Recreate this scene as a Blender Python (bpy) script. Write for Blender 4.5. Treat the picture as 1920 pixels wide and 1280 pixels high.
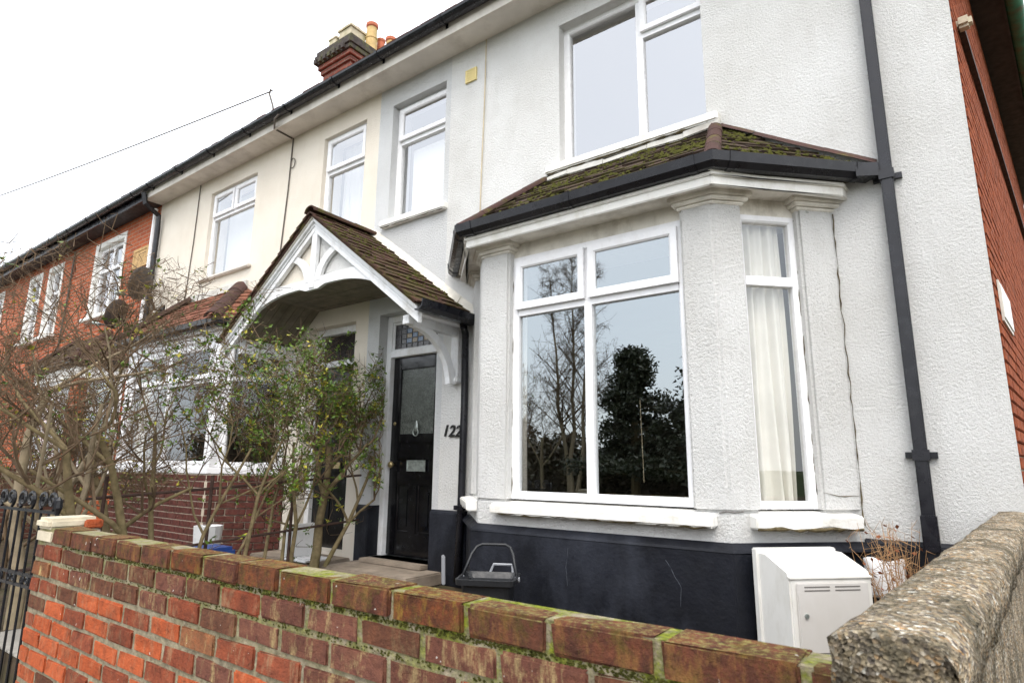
import bpy, math, random
from mathutils import Vector, Matrix
random.seed(7)
R = math.radians
for o in list(bpy.data.objects): bpy.data.objects.remove(o)
sc = bpy.context.scene
col = sc.collection

# ---------------------------------------------------------------- camera
def camera_axes(yaw, pitch, roll):
    cy, sy, cp, sp, cr, sr = math.cos(yaw), math.sin(yaw), math.cos(pitch), math.sin(pitch), math.cos(roll), math.sin(roll)
    F = Vector((-sy*cp, cy*cp, sp)); X = Vector((cy, sy, 0)); U = X.cross(F)
    return cr*X+sr*U, -sr*X+cr*U, F
cx_, cu_, cf_ = camera_axes(R(36.35), R(11.53), R(0.53))
cd = bpy.data.cameras.new('camera'); cam = bpy.data.objects.new('camera', cd); col.objects.link(cam)
m = Matrix.Identity(4)
for i in range(3): m[i][0], m[i][1], m[i][2] = cx_[i], cu_[i], -cf_[i]
m[0][3], m[1][3], m[2][3] = 0, -4.3, 1.05
cam.matrix_world = m
cd.sensor_fit = 'HORIZONTAL'; cd.sensor_width = 36; cd.lens = 36*1140/1920; cd.clip_start = 0.05; cd.clip_end = 900
cd.dof.use_dof = True; cd.dof.focus_distance = 5.0; cd.dof.aperture_fstop = 8.0
sc.camera = cam
# ---------------------------------------------------------------- light: overcast
SUN_EL, SUN_AZ = 58, 150     # azimuth measured from +Y clockwise: behind the camera, to the right
w = bpy.data.worlds.new('World'); sc.world = w; w.use_nodes = True
nt = w.node_tree; nt.nodes.clear()
sky = nt.nodes.new('ShaderNodeTexSky'); sky.sky_type = 'NISHITA'; sky.sun_disc = False
sky.sun_elevation = R(SUN_EL); sky.sun_rotation = R(SUN_AZ); sky.dust_density = 4
b1 = nt.nodes.new('ShaderNodeBackground'); b1.inputs[1].default_value = 0.05
nt.links.new(sky.outputs[0], b1.inputs[0])
tc = nt.nodes.new('ShaderNodeTexCoord'); nz = nt.nodes.new('ShaderNodeTexNoise'); nz.inputs['Scale'].default_value = 1.6; nz.inputs['Detail'].default_value = 5
nt.links.new(tc.outputs['Generated'], nz.inputs['Vector'])
rp = nt.nodes.new('ShaderNodeValToRGB'); rp.color_ramp.elements[0].position = .3; rp.color_ramp.elements[1].position = .75
rp.color_ramp.elements[0].color = (.86, .90, .94, 1); rp.color_ramp.elements[1].color = (1, 1, 1, 1)
nt.links.new(nz.outputs['Fac'], rp.inputs[0])
b2 = nt.nodes.new('ShaderNodeBackground'); b2.inputs[1].default_value = 0.95
nt.links.new(rp.outputs[0], b2.inputs[0])
ad = nt.nodes.new('ShaderNodeAddShader'); wo = nt.nodes.new('ShaderNodeOutputWorld')
nt.links.new(b1.outputs[0], ad.inputs[0]); nt.links.new(b2.outputs[0], ad.inputs[1]); nt.links.new(ad.outputs[0], wo.inputs[0])
sd = bpy.data.lights.new('sun', 'SUN'); sd.energy = 0.8; sd.angle = R(30); sd.color = (1, .97, .92)
so = bpy.data.objects.new('sun', sd); col.objects.link(so)
az, el = R(SUN_AZ), R(SUN_EL)
so.rotation_euler = Vector((math.sin(az)*math.cos(el), math.cos(az)*math.cos(el), math.sin(el))).to_track_quat('Z', 'Y').to_euler()
so.location = (0, -10, 20)
vs = sc.view_settings; vs.view_transform = 'Standard'; vs.look = 'None'; vs.gamma = 1; vs.use_curve_mapping = False; vs.exposure = 1.12

# ---------------------------------------------------------------- materials
def rgb(c): return (c[0], c[1], c[2], 1)
class NT:
    def __init__(s, name):
        s.m = bpy.data.materials.new(name); s.m.use_nodes = True; s.t = s.m.node_tree; s.t.nodes.clear()
        s.out = s.n('OutputMaterial'); s.b = s.n('BsdfPrincipled'); s.l(s.b.outputs[0], s.out.inputs[0])
        s.pos = s.n('NewGeometry').outputs['Position']
    def n(s, t, **k):
        x = s.t.nodes.new('ShaderNode'+t)
        for a, v in k.items(): setattr(x, a, v)
        return x
    def l(s, a, b): s.t.links.new(a, b)
    def noise(s, scale, detail=4, rough=.55, stretch=None, vec=None):
        v = vec or s.pos
        if stretch:
            mp = s.n('Mapping'); mp.inputs['Scale'].default_value = stretch; s.l(v, mp.inputs[0]); v = mp.outputs[0]
        x = s.n('TexNoise'); x.inputs['Scale'].default_value = scale; x.inputs['Detail'].default_value = detail; x.inputs['Roughness'].default_value = rough
        s.l(v, x.inputs['Vector']); return x.outputs['Fac']
    def vor(s, scale, feature='F1', out='Distance'):
        x = s.n('TexVoronoi', feature=feature); x.inputs['Scale'].default_value = scale; s.l(s.pos, x.inputs['Vector']); return x.outputs[out]
    def ramp(s, f, stops):
        x = s.n('ValToRGB'); e = x.color_ramp.elements
        while len(e) < len(stops): e.new(.5)
        for i, (p, c) in enumerate(stops):
            e[i].position = p; e[i].color = rgb(c) if hasattr(c, '__len__') else (c, c, c, 1)
        s.l(f, x.inputs[0]); return x.outputs[0]
    def mix(s, f, a, b, mode='MIX'):
        x = s.n('MixRGB', blend_type=mode)
        for i, v in ((0, f), (1, a), (2, b)):
            if isinstance(v, (int, float)): x.inputs[i].default_value = v
            elif isinstance(v, tuple): x.inputs[i].default_value = rgb(v)
            else: s.l(v, x.inputs[i])
        return x.outputs[0]
    def math(s, op, a, b=0.):
        x = s.n('Math', operation=op)
        for i, v in ((0, a), (1, b)):
            if isinstance(v, (int, float)): x.inputs[i].default_value = v
            else: s.l(v, x.inputs[i])
        return x.outputs[0]
    def bump(s, h, strength, dist, prev=None):
        x = s.n('Bump'); x.inputs['Strength'].default_value = strength; x.inputs['Distance'].default_value = dist
        s.l(h, x.inputs['Height'])
        if prev: s.l(prev, x.inputs['Normal'])
        return x.outputs[0]
    def fin(s, c, rough=.7, normal=None, spec=.3, metal=0):
        if isinstance(c, tuple): s.b.inputs['Base Color'].default_value = rgb(c)
        else: s.l(c, s.b.inputs['Base Color'])
        if isinstance(rough, (int, float)): s.b.inputs['Roughness'].default_value = rough
        else: s.l(rough, s.b.inputs['Roughness'])
        s.b.inputs['Specular IOR Level'].default_value = spec; s.b.inputs['Metallic'].default_value = metal
        if normal: s.l(normal, s.b.inputs['Normal'])
        return s.m
    def random(s): return s.n('ObjectInfo').outputs['Random']
    def up(s):
        x = s.n('SeparateXYZ'); g = s.n('NewGeometry'); s.l(g.outputs['Normal'], x.inputs[0]); return x.outputs[2]

def stucco(name, c, stain, grain=1.0):
    t = NT(name)
    big = t.ramp(t.noise(1.1, 6, .6), [(.40, 0.), (.75, 1.)])
    streak = t.ramp(t.noise(3.0, 6, .65, (2.2, 2.2, .5)), [(.52, 0.), (.80, 1.)])
    k = t.mix(t.math('MULTIPLY', big, .42), c, stain)
    k = t.mix(t.math('MULTIPLY', streak, .22), k, stain)
    grn = t.noise(58, 6, .75)
    k = t.mix(.75*grain, k, t.mix(1., k, t.ramp(grn, [(.28, (.50, .49, .46)), (.41, (1, 1, 1))]), 'MULTIPLY'))  # shade of the roughcast pits put into the colour, following the bump's noise
    spk = t.ramp(t.noise(8, 2), [(.775, 0.), (.79, 1.)])
    k = t.mix(t.math('MULTIPLY', spk, .5), k, (.22, .21, .17))
    n1 = t.bump(t.noise(58, 6, .75), 1.0*grain, .030)
    n2 = t.bump(t.noise(150, 3, .6), .6*grain, .005, n1)
    return t.fin(k, .85, n2, .2)
def plain(name, c, rough=.5, var=.15, scale=6, bump=0., bscale=60, spec=.4, metal=0, dirt=None, dirt_amt=.4, dirt_scale=5):
    t = NT(name)
    lo = tuple(x*(1-var) for x in c); hi = tuple(min(1, x*(1+var)) for x in c)
    k = t.ramp(t.noise(scale, 5), [(.3, lo), (.7, hi)])
    if dirt:
        f = t.ramp(t.noise(dirt_scale, 6, .65, (1, 1, .55)), [(.48, 0.), (.72, 1.)])
        k = t.mix(t.math('MULTIPLY', f, dirt_amt), k, dirt)
    n = t.bump(t.noise(bscale, 4), bump, .005) if bump else None
    rr = t.ramp(t.noise(scale*3, 3), [(.3, max(.03, rough-.1)), (.7, min(1, rough+.12))])
    return t.fin(k, rr, n, spec, metal)
def brickmat(name, c, c2, stain, stain_amt, moss=.0):
    t = NT(name)
    r = t.random()
    dark = tuple(x*.38 for x in c2)
    k = t.ramp(t.noise(22, 8, .75), [(.30, dark), (.44, c2), (.62, c), (.80, tuple(min(1, x*1.35+.02) for x in c))])
    k = t.mix(t.math('MULTIPLY', r, .5), k, t.mix(1., k, (.62, .55, .52), 'MULTIPLY'))
    st = t.ramp(t.noise(13, 7, .75, (1.8, 1.8, .6)), [(.52, 0.), (.66, 1.)])
    k = t.mix(t.math('MULTIPLY', st, stain_amt), k, stain)
    so = t.ramp(t.noise(6, 7, .75), [(.50, 0.), (.70, 1.)])
    k = t.mix(t.math('MULTIPLY', so, .55), k, (.055, .034, .024))
    sp = t.ramp(t.noise(40, 2), [(.735, 0.), (.76, 1.)])
    k = t.mix(t.math('MULTIPLY', sp, .8), k, (.62, .60, .54))
    if moss:
        up = t.ramp(t.up(), [(.3, 0.), (.8, 1.)])
        mf = t.ramp(t.noise(75, 6, .75), [(.48, 0.), (.66, 1.)])
        k = t.mix(t.math('MULTIPLY', t.math('MULTIPLY', up, mf), moss), k, (.25, .23, .08))
        mf2 = t.ramp(t.noise(17, 7, .75), [(.50, 0.), (.66, 1.)])
        k = t.mix(t.math('MULTIPLY', mf2, moss*.6), k, (.10, .085, .018))
    n = t.bump(t.noise(95, 6, .75), .8, .008); n = t.bump(t.noise(24, 5, .7), .7, .014, n)
    return t.fin(k, .92, n, .1)
def brickwork(name, ca, cb, mortar):
    t = NT(name)
    sx = t.n('SeparateXYZ'); t.l(t.pos, sx.inputs[0]); cb_ = t.n('CombineXYZ')
    t.l(t.math('SUBTRACT', sx.outputs[0], sx.outputs[1]), cb_.inputs[0]); t.l(sx.outputs[2], cb_.inputs[1])
    br = t.n('TexBrick'); t.l(cb_.outputs[0], br.inputs['Vector'])
    br.inputs['Color1'].default_value = rgb(ca); br.inputs['Color2'].default_value = rgb(cb); br.inputs['Mortar'].default_value = rgb(mortar)
    br.inputs['Scale'].default_value = 1; br.inputs['Brick Width'].default_value = .225; br.inputs['Row Height'].default_value = .075; br.inputs['Mortar Size'].default_value = .007
    k = t.mix(t.ramp(t.noise(3, 5), [(.35, 0.), (.8, .6)]), br.outputs['Color'], t.mix(1., br.outputs['Color'], (.5, .45, .45), 'MULTIPLY'))
    n = t.bump(t.math('SUBTRACT', 1., br.outputs['Fac']), .8, .008); n = t.bump(t.noise(80, 4), .4, .004, n)
    return t.fin(k, .85, n, .2)
def tilemat(name, c, c2, moss, mc=(.17, .17, .03)):
    t = NT(name)
    k = t.ramp(t.noise(9, 5, .65), [(.3, c), (.7, c2)])
    k = t.mix(t.math('MULTIPLY', t.random(), .5), k, t.mix(1., k, (.5, .5, .5), 'MULTIPLY'))
    f = t.ramp(t.noise(7, 6, .7), [(.60-.2*moss, 0.), (.72-.2*moss, 1.)])
    k = t.mix(t.math('MULTIPLY', f, .9*min(1, moss+.2)), k, t.ramp(t.noise(60, 3), [(.3, (mc[0]*.35, mc[1]*.4, mc[2]*.4)), (.7, mc)]))
    n = t.bump(t.noise(60, 5, .7), .7, .008)
    return t.fin(k, .9, n, .15)
def glassmat(name, ior=2.3, tint=(.93, .97, .98), rough=0.):
    t = NT(name); t.t.nodes.remove(t.b)
    fr = t.n('Fresnel'); fr.inputs['IOR'].default_value = ior
    nb = t.bump(t.noise(1.1, 2), .02, .05); t.l(nb, fr.inputs['Normal'])
    g = t.n('BsdfGlossy'); g.inputs['Roughness'].default_value = rough; g.inputs['Color'].default_value = rgb(tint); t.l(nb, g.inputs['Normal'])
    tr = t.n('BsdfTransparent'); tr.inputs['Color'].default_value = (.94, .94, .93, 1)
    gb = t.n('NewGeometry'); fac = t.math('MULTIPLY', fr.outputs[0], t.math('SUBTRACT', 1., gb.outputs['Backfacing']))
    mx = t.n('MixShader'); t.l(fac, mx.inputs[0]); t.l(tr.outputs[0], mx.inputs[1]); t.l(g.outputs[0], mx.inputs[2])
    t.l(mx.outputs[0], t.out.inputs[0]); return t.m
def pebble(name):
    t = NT(name)
    c = t.vor(140, out='Color'); sx = t.n('SeparateXYZ'); t.l(c, sx.inputs[0])
    k = t.ramp(sx.outputs[0], [(0, (.22, .18, .13)), (.25, (.42, .34, .22)), (.5, (.12, .10, .09)), (.7, (.50, .42, .30)), (.85, (.38, .22, .09)), (.97, (.72, .68, .58))])
    k = t.mix(t.ramp(t.noise(9, 7, .75), [(.42, 0.), (.60, .85)]), k, (.085, .075, .05))  # dark stain, with shadows among the pebbles also put into the colour
    k = t.mix(t.ramp(t.noise(22, 4), [(.66, 0.), (.70, .8)]), k, (.68, .66, .58))
    n = t.bump(t.vor(140), 1., .012); n = t.bump(t.noise(30, 5), .6, .02, n)
    return t.fin(k, .95, n, .1)
MAT = {}
MAT['white'] = stucco('white_roughcast', (.86, .86, .84), (.52, .50, .45))
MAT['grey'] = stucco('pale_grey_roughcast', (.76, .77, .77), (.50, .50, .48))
MAT['cream'] = stucco('cream_roughcast', (.80, .74, .64), (.58, .50, .40), .6)
MAT['plinth'] = plain('black_masonry_paint', (.007, .008, .012), .5, .35, 4, .6, 40, .25, dirt=(.045, .050, .066), dirt_amt=.55, dirt_scale=2.2)
MAT['upvc'] = plain('white_plastic_frame', (.82, .82, .83), .28, .03, 3, dirt=(.55, .52, .47), dirt_amt=.22, dirt_scale=9)
MAT['sill'] = plain('painted_sill', (.80, .79, .75), .6, .05, 5, .5, 60, .3, dirt=(.42, .38, .28), dirt_amt=.45, dirt_scale=7)
MAT['wood'] = plain('weathered_white_paint', (.76, .77, .78), .55, .06, 5, .4, 70, .3, dirt=(.36, .33, .27), dirt_amt=.55, dirt_scale=6)
MAT['oldwood'] = plain('grimy_cream_paint', (.70, .67, .60), .65, .15, 5, .4, 70, .3, dirt=(.24, .20, .14), dirt_amt=.65, dirt_scale=5)
MAT['dirtyshadewood'] = plain('dirty_shaded_underside_boards', (.19, .165, .125), .75, .25, 8, .5, 60, .2, dirt=(.10, .09, .06), dirt_amt=.7, dirt_scale=6)  # dirty boards; base also darkened to put the porch's shade into the colour
MAT['gutter'] = plain('black_plastic', (.007, .007, .010), .3, .3, 5, dirt=(.025, .025, .03), dirt_amt=.5)
MAT['soffit'] = plain('soffit_board', (.66, .62, .56), .7, .08, 4, .2, 60, .3, dirt=(.34, .30, .25), dirt_amt=.5, dirt_scale=3)
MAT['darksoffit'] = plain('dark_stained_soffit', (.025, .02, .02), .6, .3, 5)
MAT['glass'] = glassmat('window_glass', 3.3, (.90, .97, 1.0))
MAT['glass2'] = glassmat('upstairs_glass', 3.8, (.97, .98, 1.0))
MAT['glassclear'] = glassmat('clear_glass', 1.9, (.93, .97, 1.0))
MAT['curtain'] = plain('cream_curtain', (.74, .72, .67), .9, .08, 4, .2, 200, .1)
MAT['net'] = plain('net_curtain', (.62, .62, .61), .9, .05, 4)
MAT['room'] = plain('dim_room_wall', (.10, .085, .07), .9, .2, 1)
MAT['doorblack'] = plain('black_gloss_paint', (.004, .004, .005), .16, .3, 5, .1, 40, .5)
MAT['brass'] = plain('aged_brass', (.42, .34, .18), .4, .3, 30, metal=.8)
MAT['steel'] = plain('dull_steel', (.34, .38, .36), .4, .3, 30, metal=.6)
MAT['frost'] = plain('frosted_glass', (.09, .10, .09), .25, .35, 18, .8, 70, .6)
for nme, c in (('blue', (.10, .16, .26)), ('amber', (.22, .16, .08)), ('smoke', (.035, .03, .03))):
    MAT['pane_'+nme] = plain('leaded_pane_'+nme, c, .15, .4, 40, .6, 60, .6)
MAT['lead'] = plain('lead_came', (.06, .06, .065), .5)
MAT['leadflash'] = plain('lead_flashing', (.55, .54, .50), .7, .15, 8, .5, 40, dirt=(.25, .2, .15))
MAT['mortarfillet'] = plain('mortar_fillet', (.66, .63, .56), .9, .15, 9, .8, 50, .1, dirt=(.30, .26, .18))
BR = [brickmat('brick_brown', (.17, .070, .040), (.115, .050, .032), (.30, .22, .11), .5),
      brickmat('brick_red', (.31, .085, .042), (.23, .065, .036), (.38, .28, .16), .45),
      brickmat('brick_orange', (.50, .115, .042), (.40, .095, .038), (.46, .34, .20), .25),
      brickmat('brick_umber', (.20, .085, .055), (.15, .062, .045), (.44, .34, .16), .75),
      brickmat('brick_stained', (.30, .11, .05), (.24, .11, .055), (.50, .39, .17), .9)]
MAT['capbrick'] = brickmat('coping_brick', (.17, .062, .036), (.095, .040, .028), (.30, .16, .05), .5, 1.0)
MAT['capbrick2'] = brickmat('coping_brick_rust', (.21, .070, .030), (.10, .042, .025), (.26, .18, .03), .6, .9)
MAT['sidebrick'] = brickmat('side_brick', (.40, .115, .046), (.27, .072, .034), (.30, .16, .10), .35)
MAT['darkbrick'] = brickmat('dado_brick', (.17, .058, .045), (.11, .042, .036), (.20, .12, .10), .4)
t = NT('mossy_mortar')
k = t.ramp(t.noise(30, 7, .7), [(.3, (.13, .11, .075)), (.7, (.36, .31, .22))])
sx = t.n('SeparateXYZ'); t.l(t.pos, sx.inputs[0])
hz = t.ramp(t.math('MULTIPLY', sx.outputs[2], 1.), [(.50, .12), (.68, 1.)])
xr = t.ramp(t.math('MULTIPLY', t.math('ADD', sx.outputs[0], 3.6), .28), [(.1, .45), (.6, 1.)])
mf = t.ramp(t.noise(13, 6, .7), [(.40, 0.), (.56, 1.)])
k = t.mix(t.math('MULTIPLY', t.math('MULTIPLY', hz, xr), mf), k, t.ramp(t.noise(90, 3), [(.3, (.06, .075, .01)), (.7, (.22, .24, .03))]))
MAT['mortar'] = t.fin(k, .95, t.bump(t.noise(80, 5), .8, .01), .1)
MAT['mortar2'] = plain('pale_mortar', (.52, .45, .36), .95, .2, 20, .6, 80, .1)
MAT['moss'] = plain('moss', (.052, .052, .013), 1, .6, 60, .8, 120, .05)
MAT['stone'] = plain('cream_stone_slab', (.56, .50, .38), .9, .15, 9, .7, 60, .1, dirt=(.30, .26, .18))
MAT['pebble'] = pebble('pebbled_concrete')
MAT['brickhouse'] = brickwork('red_brickwork', (.50, .125, .045), (.36, .082, .034), (.40, .28, .20))
MAT['oldbrick'] = brickwork('dark_brickwork', (.14, .05, .035), (.09, .04, .03), (.18, .15, .11))
MAT['tile_moss'] = tilemat('mossy_brown_tile', (.10, .050, .034), (.055, .036, .028), .6, (.11, .10, .025))
MAT['tile_green'] = tilemat('heavily_mossed_tile', (.085, .055, .04), (.055, .042, .035), .58, (.10, .095, .02))
MAT['tile_red'] = tilemat('terracotta_tile', (.27, .11, .07), (.17, .075, .05), .25, (.10, .08, .03))
MAT['tile_dark'] = tilemat('dark_roof_tile', (.12, .075, .055), (.075, .055, .045), .4)
MAT['hip'] = tilemat('plum_hip_tile', (.105, .055, .047), (.065, .042, .038), .3)
MAT['roof'] = tilemat('main_roof_tile', (.26, .10, .07), (.18, .075, .055), .2)
MAT['pot'] = plain('buff_clay_pot', (.52, .37, .17), .8, .2, 6, .4, 30, .2, dirt=(.16, .17, .04), dirt_amt=.7, dirt_scale=3)
MAT['potstone'] = plain('pale_stone_pot', (.50, .44, .32), .8, .2, 6, .4, 30, .2, dirt=(.17, .19, .04), dirt_amt=.8, dirt_scale=2.5)
MAT['potred'] = plain('red_clay_rim', (.40, .12, .06), .8, .3, 8)
MAT['chimney'] = brickwork('chimney_brickwork', (.26, .075, .05), (.16, .05, .04), (.22, .17, .13))
MAT['soot'] = plain('sooty_mossed_brick', (.05, .04, .035), .9, .4, 12, .5, 40, dirt=(.12, .13, .03), dirt_amt=.8)
MAT['iron'] = plain('black_iron', (.004, .004, .006), .35, .3, 20, .3, 50)
MAT['rust'] = plain('rusty_iron', (.055, .03, .022), .8, .4, 20)
MAT['bark'] = plain('grey_green_bark', (.20, .155, .085), .9, .35, 20, .6, 60, .1, dirt=(.10, .10, .03))
MAT['barkpale'] = plain('pale_bark', (.30, .24, .16), .9, .25, 12, .5, 50, .1, dirt=(.20, .18, .08))
MAT['twig'] = plain('brown_twig', (.115, .075, .042), .9, .35, 12)
MAT['drystalk'] = plain('dry_stalk', (.36, .21, .10), .9, .35, 20)
MAT['leafdead'] = plain('dead_leaf', (.22, .075, .03), .8, .4, 40)
def leafmat(name, a, b):
    t = NT(name); k = t.ramp(t.noise(14, 3), [(.35, a), (.65, b)]); t.b.inputs['Subsurface Weight'].default_value = 0
    return t.fin(k, .45, None, .4)
MAT['leaf'] = leafmat('green_leaf', (.05, .11, .012), (.15, .23, .025))
MAT['leafy'] = leafmat('yellow_leaf', (.42, .34, .03), (.26, .27, .03))
MAT['needle'] = leafmat('dark_needles', (.030, .036, .020), (.060, .068, .036))
MAT['hedge'] = leafmat('brown_hedge', (.11, .08, .05), (.07, .07, .035))
MAT['joint'] = plain('mossy_dirt', (.10, .08, .045), .95, .5, 30, .6, 80, .05)
MAT['chalk'] = plain('chalky_crack', (.10, .11, .13), .9)
MAT['gas'] = plain('grey_white_plastic', (.74, .73, .69), .45, .03, 3, dirt=(.45, .42, .34), dirt_amt=.38, dirt_scale=7)
MAT['gasdoor'] = plain('warm_grey_plastic', (.60, .58, .55), .45, .03, 3, dirt=(.45, .42, .36), dirt_amt=.2)
MAT['slot'] = plain('shadowed_slot', (.16, .15, .14), .8)
MAT['whiteplastic'] = plain('white_plastic', (.85, .85, .85), .3, .03)
MAT['bin'] = plain('matt_black_plastic', (.016, .017, .019), .4, .2, 8, .2, 150)
MAT['binlight'] = plain('grey_plastic', (.28, .29, .31), .45, .1)
MAT['blue'] = plain('blue_plastic', (.03, .08, .30), .4, .2)
MAT['step'] = plain('worn_concrete_step', (.26, .215, .17), .9, .25, 7, .6, 60, .1, dirt=(.10, .085, .06))
MAT['soil'] = plain('damp_soil', (.06, .045, .03), .95, .4, 6, .9, 30, .1, dirt=(.06, .08, .02))
MAT['path'] = plain('concrete_path', (.30, .28, .25), .9, .2, 4, .5, 60, .1)
MAT['tarmac'] = plain('tarmac', (.055, .055, .058), .9, .25, 30, .5, 120, .2)
MAT['grass'] = plain('grass', (.05, .075, .02), .95, .4, 3, .8, 40, .1)
MAT['vent'] = plain('yellowed_vent', (.70, .58, .26), .5, .08, 6)
MAT['green'] = plain('rusty_green_paint', (.05, .17, .10), .5, .3, 8, .3, 30, dirt=(.14, .06, .03), dirt_amt=.6, dirt_scale=10)
MAT['dish'] = plain('dark_grey_mesh_dish', (.055, .045, .04), .6, .2, 20)
MAT['sandstone'] = plain('sandstone_plaque', (.50, .33, .16), .9, .2, 12, .5, 40, .1)
MAT['cable'] = plain('cable', (.10, .085, .07), .6, .2)
MAT['palecable'] = plain('pale_cable', (.52, .44, .30), .6, .2)
MAT['digits'] = plain('black_metal_digits', (.02, .02, .02), .35)

# ---------------------------------------------------------------- mesh helpers
class MB:
    def __init__(s): s.v = []; s.f = []
    def add(s, vs_, fs): k = len(s.v); s.v += [tuple(p) for p in vs_]; s.f += [tuple(i+k for i in f) for f in fs]; return s
    def box(s, x0, x1, y0, y1, z0, z1):
        return s.add([(x0,y0,z0),(x1,y0,z0),(x1,y1,z0),(x0,y1,z0),(x0,y0,z1),(x1,y0,z1),(x1,y1,z1),(x0,y1,z1)],
                     [(3,2,1,0),(4,5,6,7),(0,1,5,4),(1,2,6,5),(2,3,7,6),(3,0,4,7)])
    def obox(s, O, a, b, c):      # oriented box: corner O and three edge vectors (right handed)
        O, a, b, c = Vector(O), Vector(a), Vector(b), Vector(c)
        return s.add([O,O+a,O+a+b,O+b,O+c,O+a+c,O+a+b+c,O+b+c], [(3,2,1,0),(4,5,6,7),(0,1,5,4),(1,2,6,5),(2,3,7,6),(3,0,4,7)])
    def prism(s, poly, z0, z1):   # poly counter-clockwise seen from above
        n = len(poly)
        vs_ = [(x, y, z0) for x, y in poly]+[(x, y, z1) for x, y in poly]
        return s.add(vs_, [tuple(range(n))[::-1], tuple(range(n, 2*n))]+[(i, (i+1) % n, n+(i+1) % n, n+i) for i in range(n)])
    def extr(s, poly, d):         # 3-d polygon extruded by vector d
        n = len(poly); P = [Vector(p) for p in poly]; d = Vector(d)
        return s.add(P+[p+d for p in P], [tuple(range(n)), tuple(range(n, 2*n))[::-1]]+[((i+1) % n, i, n+i, n+(i+1) % n) for i in range(n)])
    def tube(s, pts, rad, n=8, cap=True):
        P = [Vector(p) for p in pts]; rad = rad if hasattr(rad, '__len__') else [rad]*len(P)
        vs_ = []; ref = None
        for i, p in enumerate(P):
            d = (P[min(i+1, len(P)-1)]-P[max(i-1, 0)])
            d = d.normalized() if d.length > 1e-9 else Vector((0, 0, 1))
            if ref is None: ref = d.orthogonal().normalized()
            ref = ref-d*ref.dot(d); ref = ref.normalized() if ref.length > 1e-6 else d.orthogonal().normalized()
            q = d.cross(ref)
            for k in range(n):
                a = 2*math.pi*k/n; vs_.append(p+(ref*math.cos(a)+q*math.sin(a))*rad[i])
        fs = []
        for i in range(len(P)-1):
            for k in range(n):
                a, b = i*n+k, i*n+(k+1) % n; fs.append((a, b, b+n, a+n))
        if cap: fs += [tuple(range(n))[::-1], tuple(range((len(P)-1)*n, len(P)*n))]
        return s.add(vs_, fs)
    def sweep(s, path, prof, cap=True):   # horizontal polyline path (x,y,z); prof = list of (outward, up), outward = right of travel
        P = [Vector(p) for p in path]; n = len(prof); vs_ = []
        for i, p in enumerate(P):
            def nrm(a, b): d = (b-a); d.z = 0; d.normalize(); return Vector((d.y, -d.x, 0))
            if i == 0: o = nrm(P[0], P[1]); k = 1
            elif i == len(P)-1: o = nrm(P[-2], P[-1]); k = 1
            else:
                a, b = nrm(P[i-1], P[i]), nrm(P[i], P[i+1]); o = (a+b).normalized(); k = 1/max(.3, o.dot(a))
            vs_ += [p+o*u*k+Vector((0, 0, v)) for u, v in prof]
        fs = [(i*n+k, i*n+(k+1) % n, (i+1)*n+(k+1) % n, (i+1)*n+k) for i in range(len(P)-1) for k in range(n)]
        if cap: fs += [tuple(range(n))[::-1], tuple(range((len(P)-1)*n, len(P)*n))]
        return s.add(vs_, fs)
    def lathe(s, c, prof, n=16):
        c = Vector(c); vs_ = [c+Vector((r*math.cos(2*math.pi*k/n), r*math.sin(2*math.pi*k/n), z)) for r, z in prof for k in range(n)]
        fs = [(i*n+k, i*n+(k+1) % n, (i+1)*n+(k+1) % n, (i+1)*n+k) for i in range(len(prof)-1) for k in range(n)]
        return s.add(vs_, fs+[tuple(range(n))[::-1], tuple(range((len(prof)-1)*n, len(prof)*n))])
    def build(s, name, mat, parent=None, bevel=0, smooth=False, fix=True):
        me = bpy.data.meshes.new(name); me.from_pydata(s.v, [], s.f)
        if fix:
            import bmesh
            bm = bmesh.new(); bm.from_mesh(me); bmesh.ops.recalc_face_normals(bm, faces=bm.faces)
            if bevel: bmesh.ops.bevel(bm, geom=[e for e in bm.edges if len(e.link_faces) == 2 and e.calc_face_angle(0) > .5], offset=bevel, segments=2, affect='EDGES', clamp_overlap=True)
            bm.to_mesh(me); bm.free()
        me.materials.append(MAT[mat] if isinstance(mat, str) else mat)
        if smooth:
            for p in me.polygons: p.use_smooth = True
        o = bpy.data.objects.new(name, me); col.objects.link(o)
        if parent: attach(o, parent)
        return o
WORLD = {}
def attach(o, parent):
    o.parent = parent; o.matrix_parent_inverse = Matrix.Translation(-Vector(WORLD.get(parent.name, (0, 0, 0))))
def thing(name, label, cat, loc=(0, 0, 0), group=None):
    o = bpy.data.objects.new(name, None); col.objects.link(o); o.location = loc; o.empty_display_size = .1
    WORLD[o.name] = tuple(loc); return tag(o, label, cat, group)
def tag(o, label, cat, group=None):
    o['label'] = label; o['category'] = cat
    if group: o['group'] = group
    return o
def struct(o): o['kind'] = 'structure'; return o
def inst(name, me, loc, parent, rot=(0, 0, 0), mat=None, scale=(1, 1, 1)):
    o = bpy.data.objects.new(name, me); col.objects.link(o); o.location = loc; o.rotation_euler = rot; o.scale = scale
    attach(o, parent)
    if mat: o.material_slots[0].link = 'OBJECT'; o.material_slots[0].material = mat
    return o
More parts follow.
